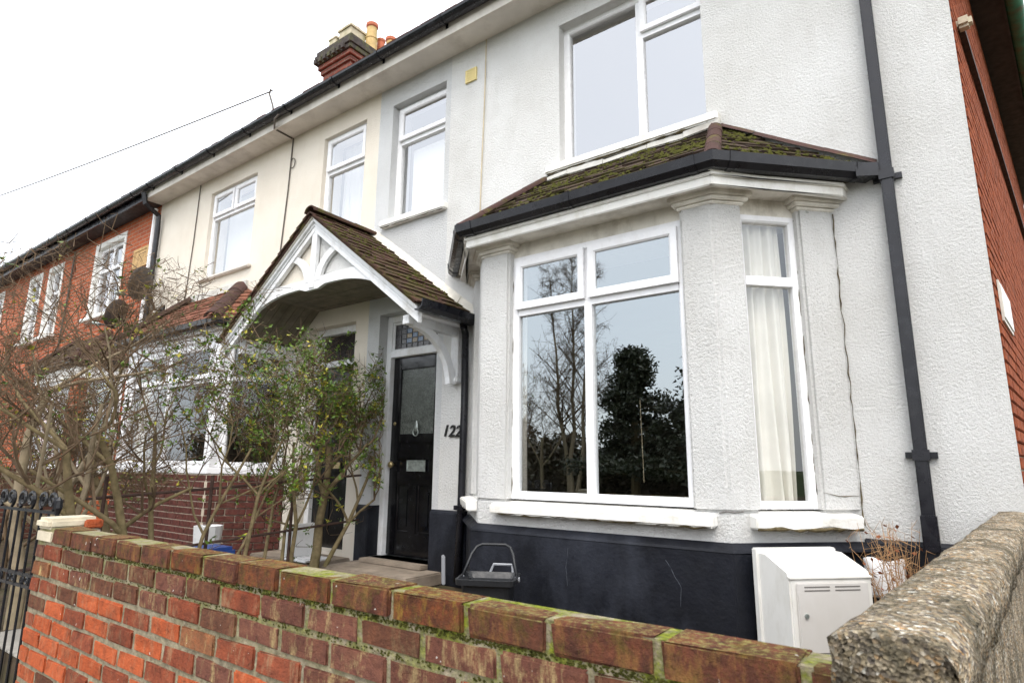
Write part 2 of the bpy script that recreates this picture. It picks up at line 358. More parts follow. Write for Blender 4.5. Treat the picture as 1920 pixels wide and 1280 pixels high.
def wall(x0, x1, z0, z1, holes, y=0., thick=.3):
    """slab in the XZ plane with rectangular openings (hx0, hx1, hz0, hz1)"""
    xs = sorted({x0, x1, *[h[0] for h in holes], *[h[1] for h in holes]}); zs = sorted({z0, z1, *[h[2] for h in holes], *[h[3] for h in holes]})
    def solid(i, j):
        if i < 0 or j < 0 or i >= len(xs)-1 or j >= len(zs)-1: return False
        cx, cz = (xs[i]+xs[i+1])/2, (zs[j]+zs[j+1])/2
        return not any(h[0] < cx < h[1] and h[2] < cz < h[3] for h in holes)
    b = MB()
    for i in range(len(xs)-1):
        for j in range(len(zs)-1):
            if not solid(i, j): continue
            a, c, d, e = xs[i], xs[i+1], zs[j], zs[j+1]; Y = y+thick
            b.add([(a,y,d),(c,y,d),(c,y,e),(a,y,e)], [(0,1,2,3)]); b.add([(a,Y,d),(c,Y,d),(c,Y,e),(a,Y,e)], [(3,2,1,0)])
            if not solid(i-1, j): b.add([(a,y,d),(a,y,e),(a,Y,e),(a,Y,d)], [(0,1,2,3)])
            if not solid(i+1, j): b.add([(c,y,d),(c,Y,d),(c,Y,e),(c,y,e)], [(0,1,2,3)])
            if not solid(i, j-1): b.add([(a,y,d),(a,Y,d),(c,Y,d),(c,y,d)], [(0,1,2,3)])
            if not solid(i, j+1): b.add([(a,y,e),(c,y,e),(c,Y,e),(a,Y,e)], [(0,1,2,3)])
    return b
def ring(b, O, u, n, u0, u1, v0, v1, fw, d0, d1):
    """rectangular frame: O origin, u horizontal axis, n outward normal, bar width fw, from depth d0 to d1 along n, chamfered inside"""
    O, u, n = Vector(O), Vector(u), Vector(n); Z = Vector((0, 0, 1))
    def P(a, c, d): return O+u*a+Z*c+n*d
    ch = min(.012, fw*.3)
    o_ = [(u0, v0), (u1, v0), (u1, v1), (u0, v1)]
    i1 = [(u0+fw-ch, v0+fw-ch), (u1-fw+ch, v0+fw-ch), (u1-fw+ch, v1-fw+ch), (u0+fw-ch, v1-fw+ch)]
    i2 = [(u0+fw, v0+fw), (u1-fw, v0+fw), (u1-fw, v1-fw), (u0+fw, v1-fw)]
    rings = [[P(*q, d0) for q in o_], [P(*q, d1) for q in o_], [P(*q, d1) for q in i1], [P(*q, d1-ch) for q in i2], [P(*q, d0) for q in i2]]
    b.add([p for r in rings for p in r], [(r*4+k, r*4+(k+1) % 4, ((r+1) % 5)*4+(k+1) % 4, ((r+1) % 5)*4+k) for r in range(5) for k in range(4)])
def window(parent, O, u, n, W_, H_, lights, glass='glass', fw=.055, mat='upvc', label=None):
    """lights: (u0,u1,v0,v1,kind) in fractions of the inside; kind 'fixed' or 'open' (opening casement with its own sash)"""
    b = MB(); ring(b, O, u, n, 0, W_, 0, H_, fw, -.03, .035)
    Ov, uv, nv = Vector(O), Vector(u), Vector(n); Z = Vector((0, 0, 1))
    iw, ih = W_-2*fw, H_-2*fw; bars = []
    mw = .03                                    # half width of mullion / transom
    sash = []
    us = sorted({l[0] for l in lights}|{l[1] for l in lights}); 
    for (a, c, d, e, kind) in lights:
        A = fw+a*iw+(mw if a > 0 else 0); C_ = fw+c*iw-(mw if c < 1 else 0)
        D_ = fw+d*ih+(mw if d > 0 else 0); E_ = fw+e*ih-(mw if e < 1 else 0)
        if c < 1: bars.append((C_, C_+2*mw, D_, E_))
        if d > 0 and any(l[0] == 0 and l[2] == d for l in lights):
            if a == 0: bars.append((fw, W_-fw, D_-2*mw, D_))
        elif d > 0: bars.append((A, C_, D_-2*mw, D_))
        sash.append((A, C_, D_, E_, kind))
    done = set()
    for q in bars:
        if q in done: continue
        done.add(q); b.obox(Ov+uv*q[0]+Z*q[2]+nv*-.028, uv*(q[1]-q[0]), nv*.058, Z*(q[3]-q[2]))
    fr = b.build('window', mat, parent)
    if label: fr['label'] = label
    WORLD[fr.name] = (0, 0, 0)
    for (A, C_, D_, E_, kind) in sash:
        g = 0.
        if kind == 'open':
            g = .045; s = MB(); ring(s, Ov, uv, nv, A-.012, C_+.012, D_-.012, E_+.012, g+.012, .036, .062)
            k = s.build('casement', mat, fr); k.matrix_parent_inverse = Matrix.Identity(4)
        k = MB().obox(Ov+uv*(A+g-.004)+Z*(D_+g-.004)+nv*(.04 if kind == 'open' else 0), uv*(C_-A-2*g+.008), nv*-.006, Z*(E_-D_-2*g+.008)).build('pane', glass, fr)
        k.matrix_parent_inverse = Matrix.Identity(4)
    return fr
def fix_child(k): k.matrix_parent_inverse = Matrix.Identity(4); return k
XA, NF = (1, 0, 0), (0, -1, 0)

# ================================================================= the setting
struct(MB().box(-60, 30, -3.0, 30, -.30, 0).build('garden_ground', 'soil'))
struct(MB().box(-4.95, -3.75, -3.0, -.45, .004, .012).build('path', 'path'))
struct(MB().box(-60, 30, -5.6, -3.0, -.60, -.45).build('pavement', 'path'))
struct(MB().box(-60, 30, -14, -5.6, -.75, -.57).build('road', 'tarmac'))
struct(MB().box(-60, 30, -5.75, -5.6, -.75, -.46).build('kerb', 'step'))
struct(MB().box(-300, 300, -300, -14, -.8, -.50).build('verge', 'grass'))
struct(MB().box(-300, -60, -14, 300, -.8, -.5).build('ground', 'grass'))
struct(MB().box(30, 300, -14, 300, -.8, -.5).build('ground', 'grass'))
struct(MB().box(-60, 30, 30, 300, -.8, -.5).build('ground', 'grass'))

# ================================================================= shared house builders
EZ = 5.37                                                    # soffit height
def eaves(h, x0, x1, soffit, fascia, gx=True):
    MB().box(x0, x1, -.28, .0, EZ, EZ+.02).build('soffit', soffit, h)
    MB().box(x0, x1, -.305, -.281, EZ-.025, EZ+.13).build('fascia', fascia, h)
    prof = [(.0, 0)]+[(.065+.065*math.cos(a), .065*math.sin(a)) for a in [math.pi+math.pi*k/8 for k in range(9)]][::1]
    g = MB(); pr = [(.062*math.cos(math.pi+math.pi*k/8), .062*math.sin(math.pi+math.pi*k/8)) for k in range(9)]+[(.054*math.cos(-math.pi*k/8), .054*math.sin(-math.pi*k/8)) for k in range(9)]
    g.sweep([(x0, -.372, EZ+.135), (x1, -.372, EZ+.135)], pr)
    go = g.build('gutter', 'gutter', h)
    x = x0+.35
    while x < x1:
        b = MB(); pr2 = [(.070*math.cos(math.pi+math.pi*k/8), .070*math.sin(math.pi+math.pi*k/8)-.002) for k in range(9)]+[(.0635*math.cos(-math.pi*k/8), .0635*math.sin(-math.pi*k/8)) for k in range(9)]
        b.sweep([(x, -.372, EZ+.137), (x+.035, -.372, EZ+.137)], pr2); b.box(x, x+.035, -.31, -.306, EZ+.06, EZ+.15)
        fix_child(b.build('gutter_bracket', 'gutter', go)); go_ = None
        fixp(go)
        x += .95
    rz = EZ+.19; s = math.tan(R(39))
    r = MB().extr([(x0, -.36, rz-.02), (x0, 4.2, rz+4.56*s-.02), (x0, 8.7, rz-.02), (x0, 8.7, rz-.12), (x0, 4.2, rz+4.56*s-.12), (x0, -.30, rz-.08)], (x1-x0, 0, 0))
    n = int((x1-x0)/.165)
    for i in range(n):
        a = x0+(x1-x0)*i/n
        r.obox((a+.006, -.395+random.uniform(-.006, .006), rz-.03+random.uniform(-.004, .006)), ((x1-x0)/n-.012, 0, 0), (0, .2, .2*s), (0, -.012, .016))
    r.build('roof', 'roof', h)
def fixp(o): WORLD[o.name] = (0, 0, 0)
def offset_poly(path, d):     # open polyline offset to the right of travel (outward for the bays, which run left to right)
    b = MB(); b.sweep([(x, y, 0) for x, y in path], [(d, 0), (d, 1), (d, 2)], cap=False)
    return [(b.v[i*3][0], b.v[i*3][1]) for i in range(len(path))]
def tiled_slope(parent, e0, e1, t0, t1, mat, rows, tw, thick=.014, joined=False, name='roof_tile'):
    """tiles on the quad eave e0-e1, top t0-t1"""
    e0, e1, t0, t1 = map(Vector, (e0, e1, t0, t1)); nrm = (e1-e0).cross((t0+t1)/2-(e0+e1)/2).normalized()
    if nrm.z < 0: nrm = -nrm
    J = MB()
    for r in range(rows):
        f0, f1 = r/rows, min(1, (r+1.35)/rows)
        a0, a1 = e0.lerp(t0, f0), e1.lerp(t1, f0); b0, b1 = e0.lerp(t0, f1), e1.lerp(t1, f1)
        L = (a1-a0).length
        if L < .03: continue
        d = (a1-a0).normalized(); off = (tw/2 if r % 2 else 0); xs = [0]
        x = tw-off if off else tw
        while x < L-.03: xs.append(x); x += tw
        xs.append(L)
        Lb0, Lb1 = (b0-a0).dot(d), (b1-a0).dot(d); up0 = (b0-a0)-d*Lb0
        for i in range(len(xs)-1):
            s0, s1 = xs[i]+.002, xs[i+1]-.002
            q0, q1 = min(max(s0, Lb0), Lb1), min(max(s1, Lb0), Lb1)
            if q1-q0 < .004: q1 = q0+.004
            z = nrm*(thick*1.0+random.uniform(-.002, .011)); sk = random.uniform(-.012, .012)
            sl_ = up0.normalized()*random.uniform(-.014, .006)
            P = [a0+d*s0+z+sl_, a0+d*s1+z+nrm*sk*.5+sl_*random.uniform(.6, 1.3), a0+up0+d*q1+nrm*.002, a0+up0+d*q0+nrm*.002]
            b = J if joined else MB()
            b.add([p for p in P]+[p-nrm*thick for p in P], [(0,1,2,3),(7,6,5,4),(0,4,5,1),(1,5,6,2),(2,6,7,3),(3,7,4,0)])
            if not joined: b.build(name, mat, parent, fix=False)
    if joined: o = J.build('roof_tiles', mat, parent, fix=False); o['kind'] = 'stuff'
def half_round(parent, a, b, r, mat, n, name='hip_tile'):
    a, b = Vector(a), Vector(b); d = (b-a)/n; q = d.normalized(); side = q.cross(Vector((0, 0, 1))).normalized(); up = side.cross(q)
    for i in range(n):
        p0, p1 = a+d*i, a+d*(i+1.06); m_ = MB(); rr = r*random.uniform(.96, 1.05)
        ang = [math.pi*k/8 for k in range(9)]
        o = [side*math.cos(t_)*rr+up*math.sin(t_)*rr*.8 for t_ in ang]; inn = [v*.82 for v in o][::-1]
        prof = o+inn
        m_.add([p0+v for v in prof]+[p1+v*.94 for v in prof], [(k, (k+1) % 18, 18+(k+1) % 18, 18+k) for k in range(18)]+[tuple(range(18))[::-1], tuple(range(18, 36))])
        m_.build(name, mat, parent, smooth=False)
def bay_roof(h, eave, top0, top1, zt, ze, mat, matside, rows=9, joined=False, hipmat='hip', hr=.055):
    """eave: four plan points left to right, the outer two on the wall; top0/top1: x of the ridge ends against the wall"""
    E_ = [Vector((x, y, ze)) for x, y in eave]; T0, T1 = Vector((top0, -.012, zt)), Vector((top1, -.012, zt))
    b = MB(); dz = Vector((0, 0, -.03))
    b.add([E_[0]+dz, E_[1]+dz, E_[2]+dz, E_[3]+dz, T1+dz, T0+dz], [(0, 1, 5), (1, 2, 4, 5), (2, 3, 4), (0, 3, 2, 1), (0, 5, 4, 3)])
    b.build('bay_roof_deck', 'dirtyshadewood', h)
    tiled_slope(h, E_[1], E_[2], T0, T1, mat, rows, .165, joined=joined)
    tiled_slope(h, E_[2], E_[3], T1, T1+Vector((.002, 0, 0)), matside, rows, .165, joined=joined)
    tiled_slope(h, E_[0], E_[1], T0-Vector((.002, 0, 0)), T0, matside, rows, .165, joined=joined)
    half_round(h, E_[1]+Vector((0, 0, .005)), T0+Vector((0, -.03, -.01)), hr, hipmat, 4)
    half_round(h, E_[2]+Vector((0, 0, .005)), T1+Vector((0, -.03, -.01)), hr, hipmat, 4)
def moss_clumps(parent, e0, e1, t0, t1, n, seed):
    rnd = random.Random(seed); e0, e1, t0, t1 = map(Vector, (e0, e1, t0, t1)); b = MB(); nrm = (e1-e0).cross((t0+t1)/2-(e0+e1)/2).normalized()
    if nrm.z < 0: nrm = -nrm
    u_ = (e1-e0).normalized(); v_ = nrm.cross(u_); cs = [(rnd.random(), rnd.random()) for _ in range(14)]
    for i in range(n):
        c = rnd.choice(cs); a, f = min(1, max(0, c[0]+rnd.gauss(0, .07))), min(.97, max(.02, c[1]+rnd.gauss(0, .10)))
        p_ = e0.lerp(t0, f).lerp(e1.lerp(t1, f), a)+nrm*.012; s_ = rnd.uniform(.005, .020); k0 = len(b.v)
        for k in range(6): q = 6.283*k/6; rr_ = s_*rnd.uniform(.7, 1.2); b.v.append(tuple(p_+u_*math.cos(q)*rr_*1.3+v_*math.sin(q)*rr_))
        b.v.append(tuple(p_+nrm*s_*.8)); b.f += [(k0+k, k0+(k+1) % 6, k0+6) for k in range(6)]
    o = b.build('moss', 'moss', parent, fix=False, smooth=True); o['kind'] = 'stuff'
GPROF = [(0, 0), (.05, -.0), (.085, .03), (.095, .09), (.085, .09), (.075, .035), (.045, .012), (.0, .012)]
def bay_gutter(h, path, z, n=3):
    g = MB().sweep([(x, y, z) for x, y in path], GPROF).build('bay_gutter', 'gutter', h); fixp(g)
    for i in range(len(path)-1):
        a, b = Vector((*path[i], z)), Vector((*path[i+1], z)); L = (b-a).length; d = (b-a).normalized()
        k = max(1, int(L/.75))
        for j in range(k+1):
            p = a+d*(.1+(L-.2)*j/max(1, k)); c = MB().sweep([p-d*.022, p+d*.022], [(u*1.05+.0, v*1.04-.004) for u, v in GPROF[:4]]+[(.088, .096), (.0, .1)])
            fix_child(c.build('gutter_clip', 'gutter', g))

# ================================================================= 122: the white end house
H = thing('end_house', 'white roughcast end house with bay window, black plinth and number 122', 'house', (-2.4, 0, 0))
XM, XC = -5.12, .23
upA, upB = (-2.65, -1.32, 3.70, 5.12), (-4.90, -4.07, 3.70, 5.12)
dr = (-4.935, -4.08, .15, 2.63)
MB.front = None
wall(-4.0, XC, .0, EZ+.1, [upA, (-3.35, -.80, .0, 2.75)]).build('wall', 'white', H)
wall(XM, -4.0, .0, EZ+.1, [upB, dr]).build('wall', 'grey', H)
# floors and rooms behind the openings
def room(h, x0, x1, z0, z1, y1=4.2, y0=.3):
    b = MB(); b.add([(x0,y0,z0),(x1,y0,z0),(x1,y1,z0),(x0,y1,z0),(x0,y0,z1),(x1,y0,z1),(x1,y1,z1),(x0,y1,z1)], [(0,1,2,3),(4,5,6,7),(1,2,6,5),(2,3,7,6),(3,0,4,7)])
    b.build('room', 'room', h, fix=False)
room(H, -3.9, .1, .15, 2.78); room(H, -3.6, .1, 2.95, 5.3); room(H, -5.0, -3.75, 2.95, 5.3); room(H, -5.0, -4.0, .14, 2.7, 3.)
eaves(H, XM, XC+.25, 'soffit', 'soffit')
# plinth on the flat wall
def plinth(x0, x1, top=.64, y=-.03):
    MB().extr([(x0, 0.02, 0), (x0, y, 0), (x0, y, top-.02), (x0, y+.03, top+.01), (x0, .02, top+.01)], (x1-x0, 0, 0)).build('plinth', 'plinth', H, bevel=.006)
plinth(-4.08, -3.64); plinth(-.54, XC); plinth(XM, -4.935)
MB().box(-4.937, -4.925, -.028, .14, 0, .64).build('plinth', 'plinth', H)
# windows upstairs
wy = .13
window(H, (upA[0], wy, upA[2]), XA, NF, upA[1]-upA[0]+.04, upA[3]-upA[2], [(0, .56, 0, 1, 'fixed'), (.56, 1, 0, .74, 'fixed'), (.56, 1, .74, 1, 'open')], 'glass2')
window(H, (upB[0], wy, upB[2]), XA, NF, upB[1]-upB[0]+.03, upB[3]-upB[2], [(0, 1, 0, .70, 'fixed'), (0, 1, .70, 1, 'open')], 'glass2')
def stone_sill(h, x0, x1, z, y=-.07, mat='sill', hgt=.085, yb=.1):
    b = MB(); b.extr([(x0, yb, z-hgt), (x0, y, z-hgt), (x0, y, z-.012), (x0, yb, z+.012)], (x1-x0, 0, 0)); return b.build('sill', mat, h, bevel=.012)
stone_sill(H, -2.77, -1.22, 3.70); stone_sill(H, -4.97, -4.0, 3.70)
# blind edge and net behind the small upstairs window
MB().box(-4.78, -4.16, .24, .245, 3.74, 4.62).build('blind', 'net', H)
# ---- bay
A_, B_, C_, D_ = (-3.63, 0), (-3.03, -.6), (-1.14, -.6), (-.54, 0)
bay = [A_, B_, C_, D_]
def band(h, d, z0, z1, name, mat, din=-.12, pth=None, bevel=.006):
    o, i = offset_poly(pth or bay, d), offset_poly(pth or bay, din)
    o[0], o[-1] = (o[0][0], .02), (o[-1][0], .02); 
    b = MB(); n = len(o)
    vs_ = [(x, y, z) for z in (z0, z1) for x, y in o]+[(x, y, z) for z in (z0, z1) for x, y in i]
    fs = []
    for k in range(n-1):
        fs += [(k, k+1, n+k+1, n+k), (2*n+k+1, 2*n+k, 3*n+k, 3*n+k+1), (n+k, n+k+1, 3*n+k+1, 3*n+k), (k+1, k, 2*n+k, 2*n+k+1)]
    fs += [(0, n, 3*n, 2*n), (n-1, 3*n-1, 4*n-1, 2*n-1)]
    return b.add(vs_, fs).build(name, mat, h, bevel=bevel)
band(H, .055, 0, .575, 'plinth', 'plinth'); 
b = MB().sweep([(x, y, 0) for x, y in bay], [(-.02, .574), (.055, .575), (.05, .59), (.008, .625), (-.02, .625)]); b.build('plinth_chamfer', 'plinth', H)
band(H, 0, .60, .79, 'bay_dado', 'white')
def along(p, q, s, d=0.):       # point at distance s from p towards q, offset d to the right
    p, q = Vector(p), Vector(q); e = (q-p).normalized(); return p+e*s+Vector((e.y, -e.x))*d
def pillar(h, pts, z0, z1, mat='white'):
    MB().prism(pts, z0, z1).build('bay_pillar', mat, h, bevel=.018)
def cap(h, pts_fn, z0, mat='oldwood'):
    for k, (d, a, c) in enumerate(((.012, 0, .022), (.035, .022, .05), (.055, .05, .085))):
        MB().prism(pts_fn(d), z0+a, z0+c).build('pillar_capital', mat, h, bevel=.006)
TH = -.14
def corner_pillar(e):          # front corner pillars: e = outward growth
    L = [along(A_, B_, .60-e, e), along(A_, B_, .8485, 0)]
    return L
def rp(e):    # right front pillar plan, counter clockwise
    o = offset_poly([(-1.36-e, -.6), C_, tuple(along(C_, D_, .205+e))], e); i = offset_poly([(-1.36-e, -.6), C_, tuple(along(C_, D_, .205+e))], TH)
    return o+i[::-1]
def lp(e):
    pth = [tuple(along(B_, A_, .205+e)), B_, (-2.76+e, -.6)]; o = offset_poly(pth, e); i = offset_poly(pth, TH); return o+i[::-1]
def re(e):    # right pillar against the wall
    p = along(C_, D_, .600-e, e); q = along(C_, D_, .86+e, e); r_ = along(C_, D_, .86+e, TH); s_ = along(C_, D_, .600-e, TH)
    return [tuple(p), tuple(q), tuple(r_), tuple(s_)]
def le(e):
    p = along(A_, B_, -.01-e, e); q = along(A_, B_, .2485+e, e); r_ = along(A_, B_, .2485+e, TH); s_ = along(A_, B_, -.01-e, TH)
    return [tuple(p), tuple(q), tuple(r_), tuple(s_)]
for f in (rp, lp, re, le):
    pillar(H, f(0), .791, 2.735); cap(H, f, 2.715)
# lintel boards, soffit, fascia
band(H, -.075, 2.665, 2.80, 'bay_lintel', 'oldwood', -.16)
band(H, .13, 2.795, 2.812, 'bay_soffit', 'oldwood', -.16)
band(H, .145, 2.775, 2.865, 'bay_fascia', 'sill', .125)
band(H, .160, 2.835, 2.862, 'bay_moulding', 'sill', .146)
band(H, .14, 2.866, 2.93, 'bay_wall_plate', 'dirtyshadewood', -.16)
EV = offset_poly(bay, .205); EV[0] = (A_[0]-.205*2**.5, 0.); EV[-1] = (D_[0]+.205*2**.5, 0.)
GP = offset_poly(bay, .150); GP[0] = (A_[0]-.15*2**.5, -.004); GP[-1] = (D_[0]+.15*2**.5, -.004)
bay_gutter(H, GP, 2.862)
bay_roof(H, EV, -2.79, -1.25, 3.565, 2.925, 'tile_green', 'tile_green', 9)
moss_clumps(H, (EV[1][0], EV[1][1], 2.935), (EV[2][0], EV[2][1], 2.935), (-2.79, 0, 3.575), (-1.25, 0, 3.575), 520, 3)
moss_clumps(H, (EV[2][0], EV[2][1], 2.935), (EV[3][0], EV[3][1], 2.935), (-1.25, 0, 3.575), (-1.24, 0, 3.575), 200, 4)
# mortar and lead between the roof and the wall
b = MB(); pts = [(-2.80, 3.57), (-2.55, 3.585), (-2.2, 3.575), (-1.8, 3.59), (-1.5, 3.58), (-1.22, 3.60)]
for i in range(len(pts)-1):
    (x0, z0), (x1, z1) = pts[i], pts[i+1]; b.obox((x0, -.05-random.uniform(0, .02), z0-.035), (x1-x0+.01, 0, z1-z0), (0, .055, .015), (0, .0, .05+random.uniform(-.01, .015)))
b.build('flashing', 'leadflash', H, bevel=.008)
for (xa, za, xb, zb) in ((-1.27, 3.59, -.25, 2.96), (-2.76, 3.59, -3.92, 2.96)):
    b = MB(); n = 7
    for i in range(n):
        x0, z0, x1, z1 = xa+(xb-xa)*i/n, za+(zb-za)*i/n, xa+(xb-xa)*(i+1)/n, za+(zb-za)*(i+1)/n; w_ = random.uniform(.05, .075)
        b.extr([(x0, -w_, z0-.005), (x1, -w_, z1-.005), (x1, .01, z1+.055), (x0, .01, z0+.055)], (0, .012, .012))
    b.build('mortar_fillet', 'hip', H, bevel=.006)
# bay windows: front, right, left
fw0, fz0, fH = -2.765, .81, 1.87
window(H, (fw0, -.50, fz0), XA, NF, 1.41, fH, [(0, .475, 0, .775, 'fixed'), (.475, 1, 0, .775, 'fixed'), (0, .475, .775, 1, 'open'), (.475, 1, .775, 1, 'open')])
q2 = 2**-.5
p = along(C_, D_, .195, -.09); window(H, (p.x, p.y, fz0), (q2, q2, 0), (q2, -q2, 0), .415, fH, [(0, 1, 0, .775, 'fixed'), (0, 1, .775, 1, 'fixed')], 'glassclear', fw=.045)
p = along(A_, B_, .24, -.09); window(H, (p.x, p.y, fz0), (q2, -q2, 0), (-q2, -q2, 0), .415, fH, [(0, 1, 0, .775, 'fixed'), (0, 1, .775, 1, 'fixed')], fw=.045)
stone_sill(H, -2.86, -1.215, .79, -.685, yb=-.44)
def rough_sill(P0, e, n_, L):
    P0, e, n_ = Vector((*P0, 0)), Vector((*e, 0)), Vector((*n_, 0)); b = MB(); N_ = 9
    prev = None
    for i in range(N_+1):
        s = L*i/N_; lo = .705+(.007*math.sin(i*1.3)+random.uniform(-.007, .007))
        c = P0+e*s; ring_ = [c+n_*-.1+Vector((0, 0, .70)), c+n_*.075+Vector((0, 0, lo)), c+n_*.085+Vector((0, 0, .775)), c+n_*-.1+Vector((0, 0, .80))]
        b.v += [tuple(p_) for p_ in ring_]
    b.f += [(i*4+k, i*4+(k+1) % 4, i*4+4+(k+1) % 4, i*4+4+k) for i in range(N_) for k in range(4)]+[(3, 2, 1, 0), (N_*4, N_*4+1, N_*4+2, N_*4+3)]
    b.build('sill', 'sill', H, bevel=.008)
rough_sill(along(C_, D_, .12), (q2, q2), (q2, -q2), .68); rough_sill(along(A_, B_, .05), (q2, -q2), (-q2, -q2), .68)
# cracks of worn render under the sills
b = MB().tube([(-1.2, -.603, .79), (-1.16, -.605, .80), (-1.12, -.585, .795), (-1.08, -.545, .80)], .004, 5); b.build('render_crack', 'slot', H)
def seam(path, r, mat, seed, name='weathered_joint'):
    rnd = random.Random(seed); P = []
    for i in range(len(path)-1):
        a, c = Vector(path[i]), Vector(path[i+1]); n = max(2, int((c-a).length/.05))
        for k in range(n): P.append(a.lerp(c, k/n)+Vector((rnd.gauss(0, .003), rnd.gauss(0, .002), rnd.gauss(0, .004))))
    P.append(Vector(path[-1])); MB().tube(P, [r*rnd.uniform(.25, 1.3) for _ in P], 5).build(name, mat, H)
seam([(-.533, -.006, .72), (-.533, -.006, 2.70)], .0045, 'joint', 1)
pj = along(C_, D_, .603, -.05); seam([(pj.x, pj.y, .82), (pj.x, pj.y, 2.66)], .004, 'joint', 2)
seam([(-2.763, -.535, .82), (-2.763, -.535, 2.66)], .005, 'joint', 3)
seam([(-2.85, -.672, .708), (-1.23, -.672, .708)], .006, 'joint', 4); seam([(-2.75, -.05, 3.612), (-1.25, -.05, 3.612)], .010, 'joint', 5); seam([(-4.95, -.05, 3.613), (-4.02, -.05, 3.613)], .007, 'joint', 6)
pa, pb = along(C_, D_, .13, .07), along(C_, D_, .79, .07); seam([(pa.x, pa.y, .705), (pb.x, pb.y, .703)], .012, 'joint', 7)
pa, pb, pc = along(C_, D_, .60, .001), along(C_, D_, .75, .001), along(C_, D_, .84, .001); seam([(pa.x, pa.y, .905), (pb.x, pb.y, .885), (pc.x, pc.y, .89)], .003, 'joint', 8, 'render_crack')
seam([(-1.52, -.656, .50), (-1.47, -.656, .42), (-1.43, -.656, .36), (-1.44, -.656, .25)], .0012, 'chalk', 9, 'paint_crack'); seam([(-2.2, -.656, .52), (-2.22, -.656, .40), (-2.21, -.656, .28)], .0009, 'chalk', 10, 'paint_crack')
# curtain inside the bay
def curtain(name, p0, p1, z0, z1, label, folds=7, amp=.028, mat='curtain', flare=0.):
    p0, p1 = Vector(p0), Vector(p1); d = p1-p0; nn = Vector((d.y, -d.x)).normalized(); b = MB(); NU, NV = 70, 14
    ph = [random.uniform(0, 6) for _ in range(4)]
    for j in range(NV+1):
        v = j/NV
        for i in range(NU+1):
            u = i/NU; a = amp*(.55+.45*v)
            s = math.sin(u*folds*6.283+ph[0]+.8*math.sin(v*2+ph[1]))+.45*math.sin(u*folds*1.7*6.283+ph[2]+1.2*v)
            q = p0+d*(u+(.05*math.sin(v*3+u*9+ph[3]))*v)+nn*(s*a+flare*v*v*math.sin(u*3))
            b.v.append((q.x, q.y, z1+(z0-z1)*v+.006*math.sin(u*40)*v))
    b.f = [(j*(NU+1)+i, j*(NU+1)+i+1, (j+1)*(NU+1)+i+1, (j+1)*(NU+1)+i) for j in range(NV) for i in range(NU)]
    o = b.build(name, mat, None, smooth=True, fix=False)
    return tag(o, label, 'curtain')
p, q = along(C_, D_, .14, -.16), along(C_, D_, .54, -.15)
curtain('curtain', p, q, .80, 2.66, 'pleated cream curtain hanging in the narrow angled pane of the white bay', 5, .032)
curtain('curtain', (-2.86, -.34), (-2.75, -.36), .80, 2.66, 'narrow gathered cream curtain at the door end of the wide bay window', 3, .015)
MB().tube([(-1.76, -.42, 1.5), (-1.75, -.42, .95)], .0018, 5).build('blind_cord', 'palecable', H)
# ---- door
dx0, dx1, dyf = dr[0], dr[1], .145
b = MB(); b.box(dx0, dx0+.072, dyf-.03, dyf+.07, .15, 2.63); b.box(dx1-.06, dx1+.01, dyf-.03, dyf+.07, .15, 2.63); b.box(dx0+.072, dx1-.06, dyf-.03, dyf+.07, 2.555, 2.63); b.box(dx0+.072, dx1-.06, dyf-.035, dyf+.07, 2.17, 2.235)
b.build('door_frame', 'wood', H, bevel=.004)
L0, L1 = dx0+.075, dx1-.063
door = MB(); fix_list = []
z0, z1 = .165, 2.168; yb, yf = dyf+.062, dyf+.022
st = .115
door.box(L0, L0+st, yf, yb, z0, z1); door.box(L1-st, L1, yf, yb, z0, z1)
for (a, c) in ((z0, z0+.22), (.86, .98), (1.10, 1.18), (1.27, 1.36), (z1-.13, z1)): door.box(L0+st, L1-st, yf, yb, a, c)
door.box((L0+L1)/2-.05, (L0+L1)/2+.05, yf, yb, z0+.22, .86)
DO = door.build('front_door', 'doorblack', H, bevel=.005); fixp(DO)
MB().box(L0+st, L1-st, yf+.022, yf+.03, 1.36, z1-.13).build('door_glass', 'frost', DO)
for (a, c, d, e) in ((L0+st, (L0+L1)/2-.05, z0+.22, .86), ((L0+L1)/2+.05, L1-st, z0+.22, .86), (L0+st, L1-st, .98, 1.10), (L0+st, L1-st, 1.18, 1.27)):
    k = MB(); k.box(a, c, yf+.02, yf+.028, d, e)
    if e-d > .2: ring(k, (0, yf+.02, 0), XA, NF, a+.001, c-.001, d+.001, e-.001, .02, 0, .012); k.box(a+.045, c-.045, yf+.012, yf+.02, d+.06, e-.06)
    fix_child(k.build('door_panel', 'doorblack', DO))
mx = (L0+L1)/2+.03
k = MB(); ring(k, (0, yf, 0), XA, NF, mx-.13, mx+.13, .985, 1.095, .018, 0, .008); k.box(mx-.112, mx+.112, yf-.006, yf-.001, 1.003, 1.077); k.build('letter_plate', 'steel', DO)
k = MB(); k.lathe((0, 0, 0), [(.012, 0), (.018, .015), (.031, .03), (.034, .045), (.025, .06), (.004, .065)], 14)
k.v = [(L0+.06+x, yf-z, 1.05+y) for x, y, z in k.v]; k.build('door_knob', 'brass', DO, smooth=True)
k = MB(); k.lathe((0, 0, 0), [(.018, 0), (.018, .008), (.012, .012), (.003, .013)], 14); k.v = [(L0+.055+x, yf-z, 1.47+y) for x, y, z in k.v]; k.build('door_lock', 'brass', DO)
k = MB(); k.lathe((0, 0, 0), [(.022, 0), (.03, .03), (.022, .06), (.014, .08), (.003, .09)], 12); k.v = [(mx+x*.9, yf-.02-y*.5, 1.385+z*1.2) for x, y, z in k.v]
k.tube([(mx+.036*math.cos(a), yf-.028, 1.375+.038*math.sin(a)) for a in [6.283*i/16 for i in range(17)]], .0065, 6); k.build('door_knocker', 'steel', DO, smooth=True)
for k in DO.children: fix_child(k)
